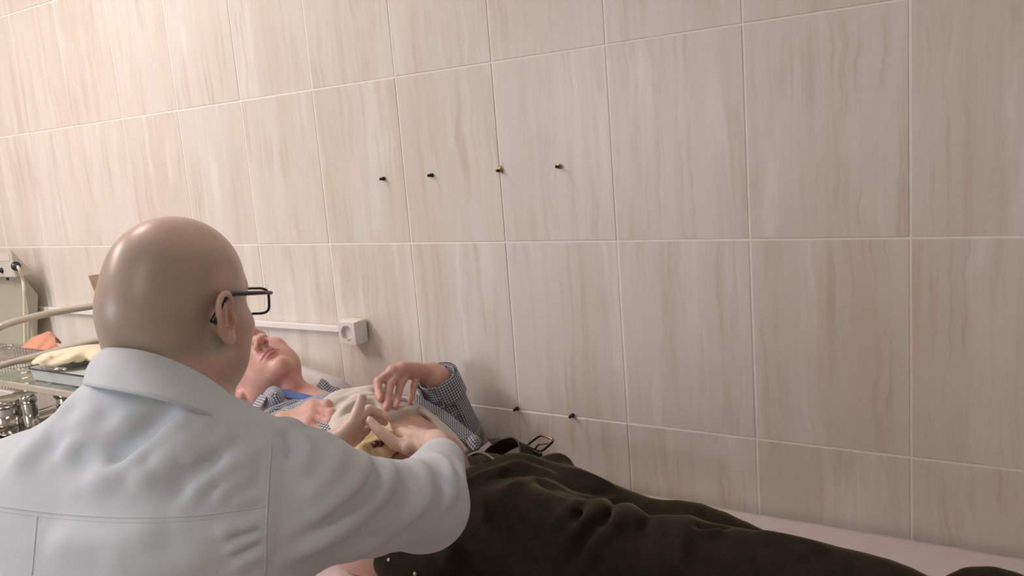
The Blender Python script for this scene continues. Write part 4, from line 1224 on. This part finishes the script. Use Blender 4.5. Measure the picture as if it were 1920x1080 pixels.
# side table behind with the lamp-like appliance, wire basket and orange glove
sx0, sx1, sy0, sy1, sz = -1.15, -.22, -.36, -.115, .765
st_ = empty('side_table', ((sx0+sx1)/2, (sy0+sy1)/2, 0), 'plain side table against the tiles carrying the grey appliance', 'table')
bm = bmesh.new(); box(bm, ((sx0+sx1)/2, (sy0+sy1)/2, sz-.012), ((sx1-sx0)/2, (sy1-sy0)/2, .012), None, .003, 1); bm_obj('table_top', bm, M_APPL2, st_)
for x in (sx0+.03, sx1-.03):
    for y in (sy0+.03, sy1-.03):
        bm = bmesh.new(); tube(bm, [(x, y, 0), (x, y, sz-.02)], .014, 10); bm_obj('leg', bm, M_TUBE, st_)
# appliance: a shallow cabinet hung on the wall, its head a wedge that thins towards the wall
ap = empty('sterilizer', (-.9, -.03, .8), 'grey-green cabinet appliance with an overhanging control head at the far left', 'appliance')


def ax(px, py, y): p = AY(px, py, y); return p[0], p[2]


def prism(name, prof, x0, x1, mat, parent, bev=.003):
    """side profile in depth and height, run along the wall"""
    bm = bmesh.new(); f = bm.faces.new([bm.verts.new((x0, y, z)) for y, z in prof])
    r = bmesh.ops.extrude_face_region(bm, geom=[f]); bmesh.ops.translate(bm, vec=(x1-x0, 0, 0), verts=[v for v in r['geom'] if isinstance(v, bmesh.types.BMVert)])
    bmesh.ops.bevel(bm, geom=list(bm.edges), offset=bev, segments=2, affect='EDGES')
    return bm_obj(name, bm, mat, parent)


ya = -.072
xc_, zc_ = ax(44, 523, ya); bot = ax(46, 650, ya)[1]
yb_ = ya+.042; zk = AY(66, 552, yb_)[2]
prism('cabinet', [(ya, zc_+.01), (yb_, zk), (ya+.008, bot), (ya, bot)], -1.6, xc_, M_APPL, ap)
bm = bmesh.new(); box(bm, (-1.2, (yb_-.012)/2, zk), (.3, -(yb_-.012)/2-.001, .09), None, .003, 1); bm_obj('wall_plate', bm, M_APPL2, ap)
hy = -.105
xh_, zh1 = ax(20, 467, hy); zh0 = ax(20, 520, hy)[1]
hd = prism('control_head', [(hy, zh1), (hy+.058, zh0+.012), (hy+.058, zh0+.002), (hy, zh0)], -1.6, xh_, M_APPL2, ap, .002)
a_, b_ = ax(-20, 476, hy), ax(19, 489, hy)
bm = bmesh.new(); box(bm, ((a_[0]+b_[0])/2, hy-.0008, (a_[1]+b_[1])/2), ((b_[0]-a_[0])/2, .0008, (a_[1]-b_[1])/2)); lb = bm_obj('label_plate', bm, M_LABEL, hd)
k_ = ax(4, 507, hy); bm = bmesh.new(); lathe(bm, [(.010, 0), (.010, .003), (.006, .004), (.006, .012), (.0045, .013)], (k_[0], hy, k_[1]), 16, frame((1, 0, 0), (0, 0, 1), (0, -1, 0))); bm_obj('switch', bm, M_DARK, hd, True)
kr = ray(29, 499); k2 = CAM+(xh_-CAM[0])/kr[0]*kr
bm = bmesh.new(); lathe(bm, [(.016, 0), (.016, .006), (.009, .009), (.008, .016)], k2, 18, frame((0, 1, 0), (0, 0, 1), (1, 0, 0))); bm_obj('cable_gland', bm, M_BLACK, hd, True)
pts = [k2+[.012, 0, 0], k2+[.026, -.002, -.012], AY(42, 523, -.085), AY(45, 545, -.088), AY(46, 590, -.088), AY(47, 650, -.088)]
bm = bmesh.new(); tube(bm, catmull(pts, 6), .0052, 10); bm_obj('cable', bm, M_CABLE, hd, True)
for px in (14,):
    f0 = AY(px, 521, hy+.01); bm = bmesh.new(); lathe(bm, [(.004, -.008), (.005, 0)], f0, 10); bm_obj('screw', bm, M_DARK, hd)

# wire basket
by = -.30; bs = empty('wire_basket', AY(25, 668, by), 'low wire mesh basket beside the trolley rail', 'basket')
P0, P1 = AY(-30, 650, by), AY(62, 652, by); zt_ = .865; zb_ = sz+.004
bx0, bx1, b0, b1 = P0[0], P1[0], -.35, -.215
bm = bmesh.new(); tube(bm, round_ring(bx0, bx1, b0, b1, zt_, .02, 4), .004, 8, closed=True); bm_obj('rim', bm, M_STEEL, bs, True)
bm = bmesh.new()
for x in np.linspace(bx0+.012, bx1-.012, 16):
    for y in (b0, b1): tube(bm, [(x, y, zt_), (x, y, zb_)], .0012, 4)
    tube(bm, [(x, b0, zb_), (x, b1, zb_)], .0012, 4)
for z in np.linspace(zb_, zt_-.01, 6): tube(bm, round_ring(bx0, bx1, b0, b1, z, .02, 3), .0012, 4, closed=True)
w_ = bm_obj('wire_mesh', bm, M_STEEL, bs); w_['kind'] = 'stuff'

# folded orange glove lying on the table edge
gy = -.26
G_ = sheet('rubber_glove', [[AY(40, 652, gy-.05), AY(62, 655, gy-.05), AY(90, 657, gy-.05), AY(112, 652, gy-.05)],
                            [AY(48, 645, gy-.02), AY(66, 640, gy-.03), AY(86, 645, gy-.03), AY(108, 648, gy-.02)],
                            [AY(56, 637, gy), AY(74, 630, gy), AY(92, 624, gy), AY(104, 634, gy)],
                            [AY(60, 634, gy+.03), AY(80, 628, gy+.03), AY(96, 626, gy+.03), AY(113, 641, gy+.02)],
                            [AY(62, 645, gy+.05), AY(84, 642, gy+.05), AY(100, 640, gy+.05), AY(114, 644, gy+.04)]], M_ORANGE, None, 5, 5, .004)
tag(G_, 'folded orange rubber glove beside the wire basket', 'glove')
